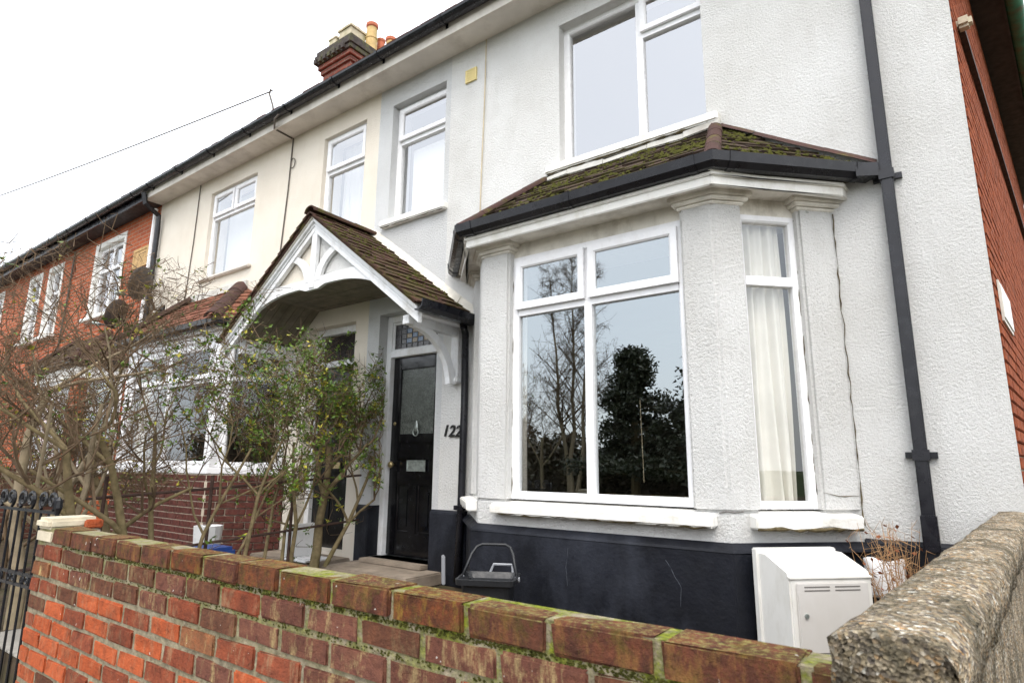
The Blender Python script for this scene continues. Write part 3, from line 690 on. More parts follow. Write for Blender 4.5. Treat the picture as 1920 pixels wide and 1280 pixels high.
# leaded top light over the door
tl = MB(); ring(tl, (0, dyf, 0), XA, NF, L0-.003, L1+.003, 2.235, 2.555, .028, -.03, .01); TL = tl.build('fanlight', 'wood', H); fixp(TL)
nx, nzz = 8, 5; gx0, gx1, gz0, gz1 = L0+.025, L1-.025, 2.262, 2.528
for i in range(nx):
    for j in range(nzz):
        a, c = gx0+(gx1-gx0)*i/nx, gx0+(gx1-gx0)*(i+1)/nx; d, e = gz0+(gz1-gz0)*j/nzz, gz0+(gz1-gz0)*(j+1)/nzz
        inner = 2 <= i <= 6 and 1 <= j <= 3
        mm = ('pane_blue' if (i+j) % 2 else 'pane_amber') if inner else 'pane_smoke'
        fix_child(MB().box(a+.003, c-.003, dyf+.004+random.uniform(0, .003), dyf+.008, d+.003, e-.003).build('leaded_pane', mm, TL))
k = MB()
for i in range(nx+1): x = gx0+(gx1-gx0)*i/nx; k.box(x-.003, x+.003, dyf, dyf+.012, gz0, gz1)
for j in range(nzz+1): z = gz0+(gz1-gz0)*j/nzz; k.box(gx0, gx1, dyf-.001, dyf+.011, z-.003, z+.003)
fix_child(k.build('lead_lattice', 'lead', TL))
b = MB().box(-5.05, -3.90, -.47, .14, .0, .11); b.build('door_step', 'step', H, bevel=.012)
MB().box(-4.93, -4.085, -.12, .20, .111, .150).build('threshold', 'step', H, bevel=.008)
# house number
for i, ch in enumerate('122'):
    cu = bpy.data.curves.new('digit', 'FONT'); cu.body = ch; cu.size = .15; cu.extrude = .006; cu.shear = .28; cu.offset = .002
    tmp = bpy.data.objects.new('digit', cu); col.objects.link(tmp)
    me = bpy.data.meshes.new_from_object(tmp.evaluated_get(bpy.context.evaluated_depsgraph_get())); bpy.data.objects.remove(tmp)
    o = bpy.data.objects.new('digit', me); col.objects.link(o); o.location = (-3.965+i*.078, -.012, 1.315-.004*i); o.rotation_euler = (R(90), 0, 0); me.materials.append(MAT['digits']); attach(o, H)
# downpipes
def pipe_sq(h, x, z0, z1, y0=-.085, w_=.068, name='downpipe', mat='gutter', clips=()):
    p_ = MB().box(x-w_/2, x+w_/2, y0, y0+w_, z0, z1).build(name, mat, h, bevel=.008); fixp(p_)
    for z in clips:
        k = MB().box(x-w_/2-.008, x+w_/2+.008, y0-.008, y0+w_+.004, z-.03, z+.03); k.box(x-w_/2-.045, x+w_/2+.045, y0+w_-.01, y0+w_+.016, z-.018, z+.018)
        fix_child(k.build('pipe_clip', mat, p_))
pipe_sq(H, -.205, .25, EZ+.02, clips=(1.13, 2.86))
MB().box(-.245, -.165, -.1, -.004, .60, .80).build('pipe_joint', 'gutter', H, bevel=.006)
b = MB().extr([(-.24, -.09, 2.86), (-.24, -.09, 2.95), (-.36, -.16, 2.95), (-.36, -.16, 2.86)], (.0, .08, 0)); b.build('gutter_outlet', 'gutter', H)
b = MB(); b.tube([(-3.655, -.12, 2.36), (-3.665, -.06, 2.26), (-3.66, -.055, 1.6), (-3.67, -.055, .70), (-3.68, -.07, .06)], .034, 10); b.build('downpipe', 'gutter', H, smooth=True)
MB().box(-3.72, -3.625, -.10, -.0, .66, .70).build('pipe_clip', 'gutter', H)
# yellow vent and thin cable
k = MB(); ring(k, (0, -.0, 0), XA, NF, -3.79, -3.645, 4.955, 5.10, .018, 0, .02); k.box(-3.775, -3.66, -.014, -.0, 4.97, 5.085)
for j in range(4): k.box(-3.77, -3.665, -.018, -.013, 4.98+j*.026, 4.992+j*.026)
k.build('air_vent', 'vent', H)
tag(MB().tube([(-3.52, -.012, 5.36), (-3.53, -.012, 4.6), (-3.55, -.012, 3.9), (-3.56, -.012, 3.30)], .006, 5).build('cable', 'palecable'), 'thin tan cable running straight down white wall beside yellow vent', 'cable')
# ---- brick side wall
sv = Vector((math.sin(R(7)), math.cos(R(7)), 0)); sn = Vector((sv.y, -sv.x, 0)); c0 = Vector((XC, 0, 0))
MB().obox(c0+sv*.02-sn*.25, sn*.235, sv*8.5, (0, 0, EZ+.1)).build('side_wall', 'mortar2', H)
MB().obox(c0+sv*-.0-sn*.24+Vector((0, .004, 0)), sn*.24, sv*.03, (0, 0, EZ+.08)).build('wall_return', 'white', H)
bb = MB().box(-.0, .215, -.012, .08, 0, .065).build('brick', 'sidebrick', None, bevel=.005); bme = bb.data; bpy.data.objects.remove(bb)
rotz = math.atan2(sv.y, sv.x); far = MB()
for r in range(12, 71):
    z = .005+r*.075; s = .035+(.1125 if r % 2 else 0)
    if r % 2:
        p = c0+sv*.035-sn*.006
        inst('brick', bme, (p.x, p.y, z), H, (0, 0, rotz), scale=(.47, 1, 1))
    k = 0
    while s < 7.5:
        p = c0+sv*s-sn*.006+sn*random.uniform(0, .003)
        if k < 4: inst('brick', bme, (p.x, p.y, z), H, (0, 0, rotz))
        else: far.obox(p+Vector((0, 0, z))-sn*.06, sv*.215, sn*.072, (0, 0, .065))
        s += .225; k += 1
for o in [o for o in H.children if o.name.startswith('brick')]: pass
fo = far.build('brick_courses', 'sidebrick', H); fo['kind'] = 'stuff'
# fix: bricks face the side (their -y face must look along sn)
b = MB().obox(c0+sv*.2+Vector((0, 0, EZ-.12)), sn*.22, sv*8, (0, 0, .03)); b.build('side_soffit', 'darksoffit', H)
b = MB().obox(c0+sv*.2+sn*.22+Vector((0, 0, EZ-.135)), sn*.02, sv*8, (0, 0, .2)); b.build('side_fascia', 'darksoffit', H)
g = MB(); o = c0+sn*.300; g.sweep([o+sv*.1+Vector((0, 0, EZ-.07)), o+sv*8+Vector((0, 0, EZ-.07))], [(.07*math.cos(math.pi+math.pi*k/8), .07*math.sin(math.pi+math.pi*k/8)) for k in range(9)]+[(.06, 0), (-.06, 0)]); g.build('side_gutter', 'green', H, smooth=True)
b = MB().obox(c0+sv*.28+sn*.009+Vector((0, 0, 3.87)), sn*.035, sv*7, (0, 0, .05)); b.build('timber_batten', 'rust', H)
b = MB().obox(c0+sv*.19+sn*.0+Vector((0, 0, 3.86)), sn*.09, sv*.09, (0, 0, .08)); b.build('stone_stop', 'stone', H, bevel=.02)
b = MB().obox(c0+sv*.22+sn*.019+Vector((0, 0, 1.93)), sn*.006, sv*.55, (0, 0, .21))
so_ = thing('street_sign', 'weathered white street name plate fixed to the orange brick side wall', 'sign', tuple(c0+sv*.7+Vector((0, 0, 1.9))))
b.build('plate', 'sill', so_, bevel=.004); MB().obox(c0+sv*.20+sn*.009+Vector((0, 0, 1.91)), sn*.009, sv*.59, (0, 0, .25)).build('backing_board', 'oldwood', so_)

# ================================================================= the cream house
K = thing('cream_house', 'cream rendered terraced house with white plastic windows beside the white one', 'house', (-7.9, 0, 0))
XL = -10.65
cA, cB = (-8.95, -7.69, 3.74, 5.12), (-6.17, -5.36, 3.70, 5.12); cd_ = (-6.17, -5.33, .15, 2.62)
wall(XL, XM, 0, EZ+.1, [cA, cB, cd_, (-10.0, -6.75, 0, 2.72)]).build('wall', 'cream', K)
room(K, -10.4, -6.3, .1, 2.75); room(K, -10.4, -6.5, 2.95, 5.3); room(K, -6.4, -5.2, 2.95, 5.3)
eaves(K, XL, XM, 'soffit', 'soffit')
window(K, (cA[0], .09, cA[2]), XA, NF, cA[1]-cA[0], cA[3]-cA[2], [(0, 1, 0, .72, 'fixed'), (0, .5, .72, 1, 'open'), (.5, 1, .72, 1, 'open')], 'glass2')
window(K, (cB[0], .09, cB[2]), XA, NF, cB[1]-cB[0], cB[3]-cB[2], [(0, 1, 0, .68, 'fixed'), (0, 1, .68, 1, 'open')], 'glass2')
stone_sill(K, -9.03, -7.62, 3.74, -.06, 'soffit', .05); stone_sill(K, -6.25, -5.3, 3.70, -.05, 'soffit', .05)
curtain('net_curtain', (-6.1, .30), (-5.42, .30), 3.72, 5.08, 'pale net curtain in the small upstairs window of the cream house', 5, .02, 'net')
MB().box(-8.9, -7.74, .30, .305, 3.76, 5.08).build('blind', 'net', K)
# door of the cream house
b = MB(); b.box(-6.17, -6.09, .10, .2, .15, 2.62); b.box(-5.41, -5.33, .10, .2, .15, 2.62); b.box(-6.09, -5.41, .10, .2, 2.54, 2.62); b.box(-6.09, -5.41, .095, .2, 2.15, 2.22); b.build('door_frame', 'wood', K, bevel=.004)
k = MB().box(-6.09, -5.41, .15, .19, .15, 2.15); KD = k.build('front_door', 'doorblack', K); fixp(KD)
fix_child(MB().box(-5.95, -5.55, .14, .149, 1.35, 2.0).build('door_glass', 'frost', KD)); fix_child(MB().box(-5.87, -5.63, .135, .149, 1.0, 1.07).build('letter_plate', 'brass', KD))
fix_child(MB().box(-6.0, -5.78, .142, .149, .35, .85).build('door_panel', 'doorblack', KD)); fix_child(MB().box(-5.72, -5.5, .142, .149, .35, .85).build('door_panel', 'doorblack', KD))
KF = MB().box(-6.09, -5.41, .17, .18, 2.22, 2.54).build('fanlight', 'pane_smoke', K)
MB().box(-6.3, -5.2, -.45, .1, 0, .11).build('door_step', 'step', K, bevel=.012)
# bay of the cream house
kb = [(-10.15, 0), (-9.55, -.6), (-7.05, -.6), (-6.45, 0)]
band(K, .016, 0, .93, 'bay_dado', 'mortar2', -.15, kb)
dbm = MB().box(0, .215, -.02, .06, 0, .065).build('brick', 'darkbrick', None, bevel=.004); dme = dbm.data; bpy.data.objects.remove(dbm)
for r in range(0, 12):
    for (p0, p1) in ((kb[1], kb[2]), (kb[2], kb[3])):
        e = (Vector(p1)-Vector(p0)); L = e.length; e.normalize(); s = -.1 if r % 2 else 0.012
        while s < L-.03:
            s0 = max(0.0, s); ln = min(s+.215, L)-s0
            if ln > .03:
                q = Vector(p0)+e*s0+Vector((e.y, -e.x))*.004; inst('brick', dme, (q.x, q.y, .02+r*.075), K, (0, 0, math.atan2(e.y, e.x)), scale=(ln/.215, 1, 1))
            s += .225
band(K, .03, .925, 1.0, 'bay_sill', 'upvc', -.1, kb)
def kcap(p, z0, z1, w_=.11):
    MB().box(p[0]-w_/2, p[0]+w_/2, p[1]-.02, p[1]+w_-.02, z0, z1).build('bay_post', 'upvc', K, bevel=.006)
kcap((-7.10, -.585), 1.0, 2.55, .14); kcap((-9.50, -.585), 1.0, 2.55, .14)
window(K, (-9.44, -.55, 1.0), XA, NF, 2.28, 1.52, [(0, .5, 0, .70, 'fixed'), (.5, 1, 0, .70, 'fixed'), (0, .5, .70, 1, 'open'), (.5, 1, .70, 1, 'open')], 'glassclear', .07)
p = along(kb[2], kb[3], .10, -.05); window(K, (p.x, p.y, 1.0), (q2, q2, 0), (q2, -q2, 0), .70, 1.52, [(0, 1, 0, .70, 'fixed'), (0, 1, .70, 1, 'fixed')], 'glassclear', .06)
p = along(kb[0], kb[1], .05, -.05); window(K, (p.x, p.y, 1.0), (q2, -q2, 0), (-q2, -q2, 0), .70, 1.52, [(0, 1, 0, 1, 'fixed')], 'glass', .06)
band(K, .02, 2.52, 2.62, 'bay_lintel', 'upvc', -.14, kb); band(K, .10, 2.62, 2.70, 'bay_fascia', 'wood', -.14, kb)
kg = offset_poly(kb, .105); kg[0] = (kb[0][0]-.148, -.004); kg[-1] = (kb[3][0]+.148, -.004); bay_gutter(K, kg, 2.64)
ke = offset_poly(kb, .18); ke[0] = (kb[0][0]-.18*2**.5, 0); ke[-1] = (kb[3][0]+.18*2**.5, 0)
bay_roof(K, ke, -9.1, -7.75, 3.42, 2.72, 'tile_red', 'tile_red', 9, hr=.10)
MB().box(-9.2, -7.65, -.035, .01, 3.38, 3.50).build('flashing', 'leadflash', K)
for (pts, rr) in (([(-9.32, -.012, 5.36), (-9.34, -.012, 4.4), (-9.42, -.014, 3.2)], .008), ([(-6.86, -.012, 5.36), (-6.88, -.012, 4.6), (-6.98, -.012, 3.0)], .009)):
    b = MB().tube(pts, rr, 5); 
    if rr == .009: b.tube([(-6.82+.05*math.cos(a), -.015, 4.98+.07*math.sin(a)) for a in [6.283*i/14 for i in range(15)]], .006, 5)
    tag(b.build('cable', 'cable'), 'dark cable with coiled loop running down cream wall' if rr == .009 else 'dark cable beside the wide upstairs window of the cream house', 'cable')
# ================================================================= brick houses further along
def brick_house(name, x0, x1, label, wins, bayc, white_reveal=True):
    h = thing(name, label, 'house', ((x0+x1)/2, 0, 0))
    wall(x0, x1, 0, EZ+.1, [w_ for w_ in wins]+[(bayc-1.1, bayc+1.1, 0, 2.6)]).build('wall', 'brickhouse', h)
    room(h, x0+.2, x1-.2, 2.95, 5.3); room(h, x0+.2, x1-.2, .1, 2.7)
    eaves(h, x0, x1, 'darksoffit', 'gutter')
    for (a, c, d, e) in wins:
        b = MB(); ring(b, (0, 0, 0), XA, NF, a-.10, c+.10, d-.10, e+.10, .106, -.15, .012); b.build('window_surround', 'sill', h)
        mid = .5 if c-a > .9 else 1
        ls = [(0, mid, 0, .68, 'fixed'), (0, mid, .68, 1, 'fixed')]+([(mid, 1, 0, .68, 'fixed'), (mid, 1, .68, 1, 'fixed')] if mid < 1 else [])
        window(h, (a+.007, .10, d+.007), XA, NF, c-a-.014, e-d-.014, ls, 'glass2', .06)
        stone_sill(h, a-.15, c+.15, d+.0, -.1)
    kb_ = [(bayc-1.5, 0), (bayc-.95, -.55), (bayc+.95, -.55), (bayc+1.5, 0)]
    band(h, 0, 0, .85, 'bay_dado', 'brickhouse', -.15, kb_); band(h, .04, .85, .93, 'bay_sill', 'sill', -.12, kb_)
    for xx in (bayc-.95, bayc+.95): MB().box(xx-.14, xx+.14, -.56, -.40, .93, 2.4).build('bay_pillar', 'brickhouse', h)
    window(h, (bayc-.81, -.5, .93), XA, NF, 1.62, 1.47, [(0, .5, 0, .66, 'fixed'), (.5, 1, 0, .66, 'fixed'), (0, .5, .66, 1, 'fixed'), (.5, 1, .66, 1, 'fixed')], 'glass', .07)
    p_ = along(kb_[2], kb_[3], .16, -.05); window(h, (p_.x, p_.y, .93), (q2, q2, 0), (q2, -q2, 0), .58, 1.47, [(0, 1, 0, .66, 'fixed'), (0, 1, .66, 1, 'fixed')], 'glass', .06)
    band(h, .02, 2.4, 2.6, 'bay_lintel', 'sill', -.14, kb_); bay_gutter(h, offset_poly(kb_, .03), 2.6)
    e_ = offset_poly(kb_, .13); e_[0] = (e_[0][0], 0); e_[-1] = (e_[-1][0], 0)
    bay_roof(h, e_, bayc-.65, bayc+.65, 3.30, 2.66, 'tile_dark', 'tile_dark', 8, joined=True, hr=.08)
    return h
B3 = brick_house('brick_house', -16.0, XL, 'red brick terraced house adjoining the cream one with sandstone plaque', [(-13.20, -12.02, 3.72, 5.10), (-15.72, -15.05, 3.65, 5.10)], -12.65)
B4 = brick_house('brick_house', -21.6, -16.0, 'red brick terraced house next but one to the cream house', [(-16.95, -16.30, 3.65, 5.10), (-20.0, -18.95, 3.65, 5.10)], -19.35)
B5 = brick_house('brick_house', -27, -21.6, 'red brick terraced house at the far end of the row', [(-23.6, -22.4, 3.65, 5.10)], -24.4)
k = MB(); ring(k, (0, 0, 0), XA, NF, -11.50, -10.92, 4.36, 4.72, .06, 0, .02); k.box(-11.45, -10.97, -.008, 0, 4.41, 4.67); k.build('stone_plaque', 'sandstone', B3)
MB().tube([(-14.35, -.03, 5.3), (-14.4, -.03, 4.2), (-14.5, -.03, 3.2)], .02, 6).build('cable', 'cable', B3)
# white and black downpipes at the joint of brick and cream
MB().tube([(-10.72, -.06, 5.3), (-10.72, -.06, .1)], .035, 8).build('downpipe', 'upvc', B3)
b = MB(); b.tube([(-10.50, -.36, 5.42), (-10.50, -.32, 5.25), (-10.53, -.08, 5.12), (-10.53, -.07, 4.9), (-10.53, -.07, .1)], .042, 8); b.build('downpipe', 'gutter', K)
def dish(cx, cy, cz, wx, wz, label, r=.27):
    t_ = thing('satellite_dish', label, 'satellite dish', (wx, 0, wz)); n = 20; b = MB(); ax = Vector((-.80, -.55, .28)).normalized(); u_ = ax.orthogonal().normalized(); v_ = ax.cross(u_); c = Vector((cx, cy, cz))
    rings = [(0, -.05)]+[(r*f, -.05+.05*f*f) for f in (.33, .66, 1.)]
    for side in (0, .012):
        for rr, dd in rings:
            for k_ in range(n): a = 6.283*k_/n; b.v.append(tuple(c+(u_*math.cos(a)+v_*math.sin(a))*max(rr, .002)+ax*(dd+side)))
    for s_ in (0, 1):
        for i in range(3):
            for k_ in range(n): o_ = s_*4*n; q = (o_+i*n+k_, o_+i*n+(k_+1) % n, o_+(i+1)*n+(k_+1) % n, o_+(i+1)*n+k_); b.f.append(q if s_ else q[::-1])
    for k_ in range(n): b.f.append((3*n+k_, 3*n+(k_+1) % n, 7*n+(k_+1) % n, 7*n+k_))
    b.build('reflector', 'dish', t_, smooth=True)
    MB().tube([c-ax*.05, c-ax*.12+Vector((0, 0, -.05)), (wx, -.12, wz), (wx, 0, wz)], .022, 7).build('mount_arm', 'iron', t_)
    MB().box(wx-.07, wx+.07, -.03, 0, wz-.09, wz+.09).build('wall_plate', 'iron', t_)
    f = c+ax*.42-v_*.12+Vector((0, 0, -.16)); MB().tube([c-Vector((0, 0, r*.9)), f], .012, 6).build('feed_arm', 'iron', t_)
    MB().tube([f, f-ax*.13], [.035, .028], 8).build('feed_horn', 'steel', t_)
dish(-10.15, -.36, 3.80, -10.12, 3.42, 'dark round satellite dish on an arm fixed to the cream wall')
dish(-10.95, -.35, 3.42, -10.95, 3.22, 'dark satellite dish low on the brick wall behind twigs', .25)
# phone wire and eaves bracket
wb = thing('phone_wire', 'thin telephone wire from a looped bracket on the cream house gutter', 'wire', (-6.75, -.35, 5.4))
MB().tube([(-6.75, -.38, 5.45), (-6.78, -.40, 5.62), (-6.85, -.42, 5.80), (-6.83, -.42, 5.86), (-6.79, -.42, 5.82)], .012, 6).build('bracket', 'cable', wb)
MB().tube([(-6.62, -.40, 5.43), (-6.70, -.40, 5.40), (-6.86, -.30, 5.36), (-6.88, -.02, 5.36)], .012, 6).build('lead_in', 'cable', wb)
P0, P1 = Vector((-6.84, -.42, 5.83)), Vector((-30, -3.5, 7.6)); MB().tube([P0.lerp(P1, i/16)-Vector((0, 0, .5*math.sin(math.pi*i/16))) for i in range(17)], .009, 5).build('wire', 'cable', wb)
# ================================================================= chimney
CH = thing('chimney_stack', 'old brick chimney stack with mixed clay pots above the dark gutter', 'chimney', (-10.9, 3.6, 8))
MB().box(-11.45, -10.45, 3.5, 5.2, 7.6, 10.30).build('stack', 'chimney', CH)
for i, (g_, z) in enumerate(((.05, 10.18), (.10, 10.30), (.14, 10.42), (.17, 10.54), (.14, 10.66))):
    b = MB().box(-11.45-g_, -10.45+g_, 3.5-g_, 5.2+g_, z, z+.118); b.build('corbel_course', 'chimney' if i < 2 else 'soot', CH, bevel=.01)
for i in range(7): MB().box(-11.6+i*.17, -11.5+i*.17, 3.30, 3.42, 10.44, 10.55).build('corbel_dentil', 'soot', CH)
def pot(x, y, z, r, h_, mat, square=False, label=None):
    if square:
        k = MB().prism([(x-r, y-r), (x+r, y-r), (x+r, y+r), (x-r, y+r)], z, z+h_*.82); k.prism([(x-r*1.15, y-r*1.15), (x+r*1.15, y-r*1.15), (x+r*1.15, y+r*1.15), (x-r*1.15, y+r*1.15)], z+h_*.82, z+h_*.9)
    else: k = MB().lathe((x, y, z), [(r, 0), (r*.92, h_*.5), (r*1.02, h_*.52), (r*1.02, h_*.56), (r*.85, h_*.58), (r*.82, h_*.88)], 14)
    p_ = k.build('chimney_pot', mat, CH); fixp(p_)
    fix_child(MB().lathe((x, y, z+h_*.86), [(r*.82, 0), (r*.98, .03), (r*.98, h_*.12), (r*.7, h_*.14)], 14).build('pot_rim', 'potred', p_))
pot(-11.32, 3.72, 10.77, .13, .50, 'potstone', True); pot(-10.92, 3.86, 10.77, .22, .66, 'potstone', True); pot(-10.62, 4.20, 10.77, .15, .90, 'pot'); pot(-10.62, 4.50, 10.77, .11, .66, 'potred'); pot(-10.60, 4.80, 10.77, .14, .88, 'pot')

# ================================================================= shared porch
PX, PF = -5.12, -.75
PO = thing('porch_canopy', 'gabled white timber porch canopy with mossy tiles shared by two front doors', 'porch', (PX, -.4, 2.4))
RZ, EVX, EVZ = 3.57, 1.56, 2.40       # ridge height, half span, eaves height
sl = math.atan2(RZ-EVZ, EVX); sdv = Vector((math.cos(sl), 0, -math.sin(sl)))
for sgn in (-1, 1):
    d = Vector((sgn*sdv.x, 0, sdv.z)); nn = Vector((sgn*math.sin(sl), 0, math.cos(sl))); L = math.hypot(EVX, RZ-EVZ); a = Vector((PX, 0, RZ))
    top = a-nn*.035
    MB().extr([top+Vector((0, .02, 0)), top+d*(L+.02), top+d*(L+.02)-nn*.02, top-nn*.02], (0, 0, 0)) if False else None
    k = MB().extr([top+Vector((0, PF-.03, 0)), top+d*L+Vector((0, PF-.03, 0)), top+d*L-nn*.025+Vector((0, PF-.03, 0)), top-nn*.025+Vector((0, PF-.03, 0))], (0, -PF+.03, 0)); k.build('roof_boards', 'dirtyshadewood', PO)
    # bargeboard with mouldings
    for (o0, o1, y0, y1, mt) in ((.03, .155, PF-.02, PF+.025, 'wood'), (.03, .070, PF-.045, PF-.02, 'wood'), (.0, .040, PF-.065, PF-.0, 'oldwood'), (.090, .104, PF-.032, PF-.02, 'wood')):
        apex = lambda o_: Vector((PX, 0, RZ-o_/math.cos(sl)))
        ft = lambda o_: apex(o_)+d*(L-.02)
        q0, q1, q2_, q3 = apex(o0), ft(o0), ft(o1), apex(o1)
        q2_ = q2_ + d*.0
        MB().extr([q+Vector((0, y0, 0)) for q in (q0, q1, q2_, q3)], (0, y1-y0, 0)).build('bargeboard', mt, PO, bevel=.003)
    e0, e1 = a+d*(L+.04), a+d*(L+.04)
    e0 = e0+Vector((0, PF-.10, 0)); e1 = e1+Vector((0, -.004, 0)); t0 = a+Vector((0, PF-.10, 0)); t1 = a+Vector((0, -.004, 0))
    tiled_slope(PO, e0, e1, t0, t1, 'tile_moss', 16, .165, .014)
    moss_clumps(PO, e0, e1, t0, t1, 260, 5+sgn)
    # mortar verge under the front tiles
    MB().extr([q+Vector((0, PF-.075, 0)) for q in (a-nn*.0, a+d*L-nn*.0, a+d*L-nn*.034, a-nn*.034)], (0, .06, 0)).build('verge_mortar', 'mortarfillet' if False else 'tile_moss', PO)
    # eaves plate, bracket
    ex = PX+sgn*(EVX-.16)
    MB().box(ex-.05, ex+.05, PF+.03, -.0, EVZ-.07, EVZ+.03).build('eaves_plate', 'wood', PO, bevel=.004)
    bx = PX+sgn*1.32
    MB().box(bx-.045, bx+.045, -.055, -.0, 1.86, 2.33).build('bracket_post', 'wood', PO, bevel=.004)
    MB().box(bx-.06, bx+.06, -.085, -.0, 1.80, 1.86).build('bracket_foot', 'wood', PO, bevel=.012)
    MB().box(bx-.04, bx+.04, PF+.05, -.056, 2.25, 2.33).build('bracket_arm', 'wood', PO, bevel=.004)
    b = MB(); N_ = 12; cyy, czz = -.66, 1.80
    for i in range(N_+1):
        t_ = R(3+84*i/N_)
        for rr_ in (.52, .60):
            yy, zz = -.66+rr_*math.cos(t_)*1.0, 1.76+rr_*math.sin(t_)*.92
            b.v += [(bx-.028, yy, zz), (bx+.028, yy, zz)]
    b.f = [f for i in range(N_) for f in ((i*4, i*4+1, i*4+5, i*4+4), (i*4+2, i*4+6, i*4+7, i*4+3), (i*4, i*4+4, i*4+6, i*4+2), (i*4+1, i*4+3, i*4+7, i*4+5))]+[(0, 2, 3, 1), (N_*4, N_*4+1, N_*4+3, N_*4+2)]
    b.build('curved_brace', 'wood', PO)
    # flashing fillet up the wall
    k = MB().extr([q+Vector((0, -.05, 0)) for q in (a+nn*.012, a+d*(L+.0)+nn*.012, a+d*(L+.0)+nn*.03, a+nn*.03)], (0, .05, 0)); k.add([], [])
    b = MB(); n = 14
    for i in range(n):
        p0, p1 = a+d*(L*i/n), a+d*(L*(i+1.02)/n); w1 = random.uniform(.045, .07)
        b.add([p0+Vector((0, -w1, .012)), p1+Vector((0, -w1, .012)), p1+Vector((0, .004, .10)), p0+Vector((0, .004, .10)), p0+Vector((0, .004, -.02)), p1+Vector((0, .004, -.02))], [(0, 1, 2, 3), (0, 4, 5, 1), (3, 2, 5, 4), (0, 3, 4), (1, 5, 2)])
    b.build('mortar_fillet', 'mortarfillet', PO)
half_round(PO, (PX, PF-.10, RZ-.005), (PX, -.01, RZ-.005), .085, 'tile_moss', 3, 'ridge_tile')
g = MB().sweep([(PX+EVX-.015, PF-.07, EVZ-.085), (PX+EVX-.015, -.10, EVZ-.085)], GPROF); g.build('porch_gutter', 'gutter', PO)
# gable: king post, curved struts, arched tie, infill panel
MB().box(PX-.042, PX+.042, PF-.015, PF+.03, 2.78, RZ-.17).build('king_post', 'wood', PO, bevel=.004)
b = MB(); N_ = 28; hw = 1.44
def arch(x): u_ = abs(x)/hw; return 2.80-.02*u_-.40*max(0, (u_-.25)/.75)**2.2-(.035 if u_ < .09 else 0)
def topz(x): return min(2.885, RZ-.13/math.cos(sl)-abs(x)*math.tan(sl))
for i in range(N_+1):
    x = -hw+2*hw*i/N_; zt = max(topz(x), arch(x)+.012)
    b.v += [(PX+x, PF-.005, arch(x)), (PX+x, PF-.005, zt), (PX+x, PF+.03, zt), (PX+x, PF+.03, arch(x))]
b.f = [(i*4+k, i*4+(k+1) % 4, i*4+4+(k+1) % 4, i*4+4+k) for i in range(N_) for k in range(4)]+[(0, 1, 2, 3), (N_*4+3, N_*4+2, N_*4+1, N_*4)]
b.build('arched_tie', 'wood', PO)
for sgn in (-1, 1):
    b = MB(); N_ = 10
    for i in range(N_+1):
        t_ = R(64*i/N_); 
        for rr_ in (.40, .49):
            x = .53-rr_*math.cos(t_); z = 2.85+rr_*math.sin(t_)*.74
            b.v += [(PX+sgn*x, PF-.008, z), (PX+sgn*x, PF+.028, z)]
    b.f = [f for i in range(N_) for f in ((i*4, i*4+1, i*4+5, i*4+4), (i*4+2, i*4+6, i*4+7, i*4+3), (i*4, i*4+4, i*4+6, i*4+2), (i*4+1, i*4+3, i*4+7, i*4+5))]+[(0, 2, 3, 1), (N_*4, N_*4+1, N_*4+3, N_*4+2)]
    b.build('curved_strut', 'wood', PO)
    MB().extr([(PX, PF+.04, 2.82), (PX+sgn*.93, PF+.04, 2.82), (PX, PF+.04, 3.50)], (0, .02, 0)).build('gable_panel', 'white' if sgn > 0 else 'cream', PO)
for i in range(7): MB().box(PX-.875, PX+.875, PF+.05+i*.099, PF+.05+i*.099+.094, 2.815+random.uniform(0, .004), 2.832).build('ceiling_board', 'dirtyshadewood', PO)
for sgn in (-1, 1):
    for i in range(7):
        y = PF+.05+i*.099; MB().extr([(PX+sgn*.878, y, 2.817), (PX+sgn*1.33, y, 2.45), (PX+sgn*1.33, y, 2.465), (PX+sgn*.878, y, 2.832)], (0, .094, 0)).build('ceiling_board', 'dirtyshadewood', PO)

# ================================================================= front garden wall
GY = -3.18
GW = thing('garden_wall', 'low weathered brick garden wall with mossy coping bricks along the pavement', 'wall', (-1.9, GY+.05, -.45))
WX0, WX1 = -3.66, -.10
MB().box(WX0+.004, WX1, GY+.005, GY+.096, -.45, .742).build('mortar', 'mortar', GW)
protos = []
for i in range(4):
    b = MB().box(.001, .213, 0, .102, .001, .0635); o = b.build('brick', 'darkbrick', None, bevel=.005)
    for v in o.data.vertices: v.co += Vector((random.uniform(-.003, .003), random.uniform(-.003, .002), random.uniform(-.003, .003)))
    protos.append(o.data); bpy.data.objects.remove(o)
def pick(r, x):
    z = r/16.; f = (x+3.66)/3.5
    if r >= 14: return random.choices(BR, (8, 1.5, 0, 3, 1))[0]
    if r >= 13: return random.choices(BR, (5, 3, .5, 3, 2))[0]
    if f < .45 and r < 12: return random.choices(BR, (.4, 2, 8, .6, .8))[0]
    if r >= 10: return random.choices(BR, (2, 4, 2, 2, 2.5))[0]
    return random.choices(BR, (.6, 3, 7, .8, 1.5))[0]
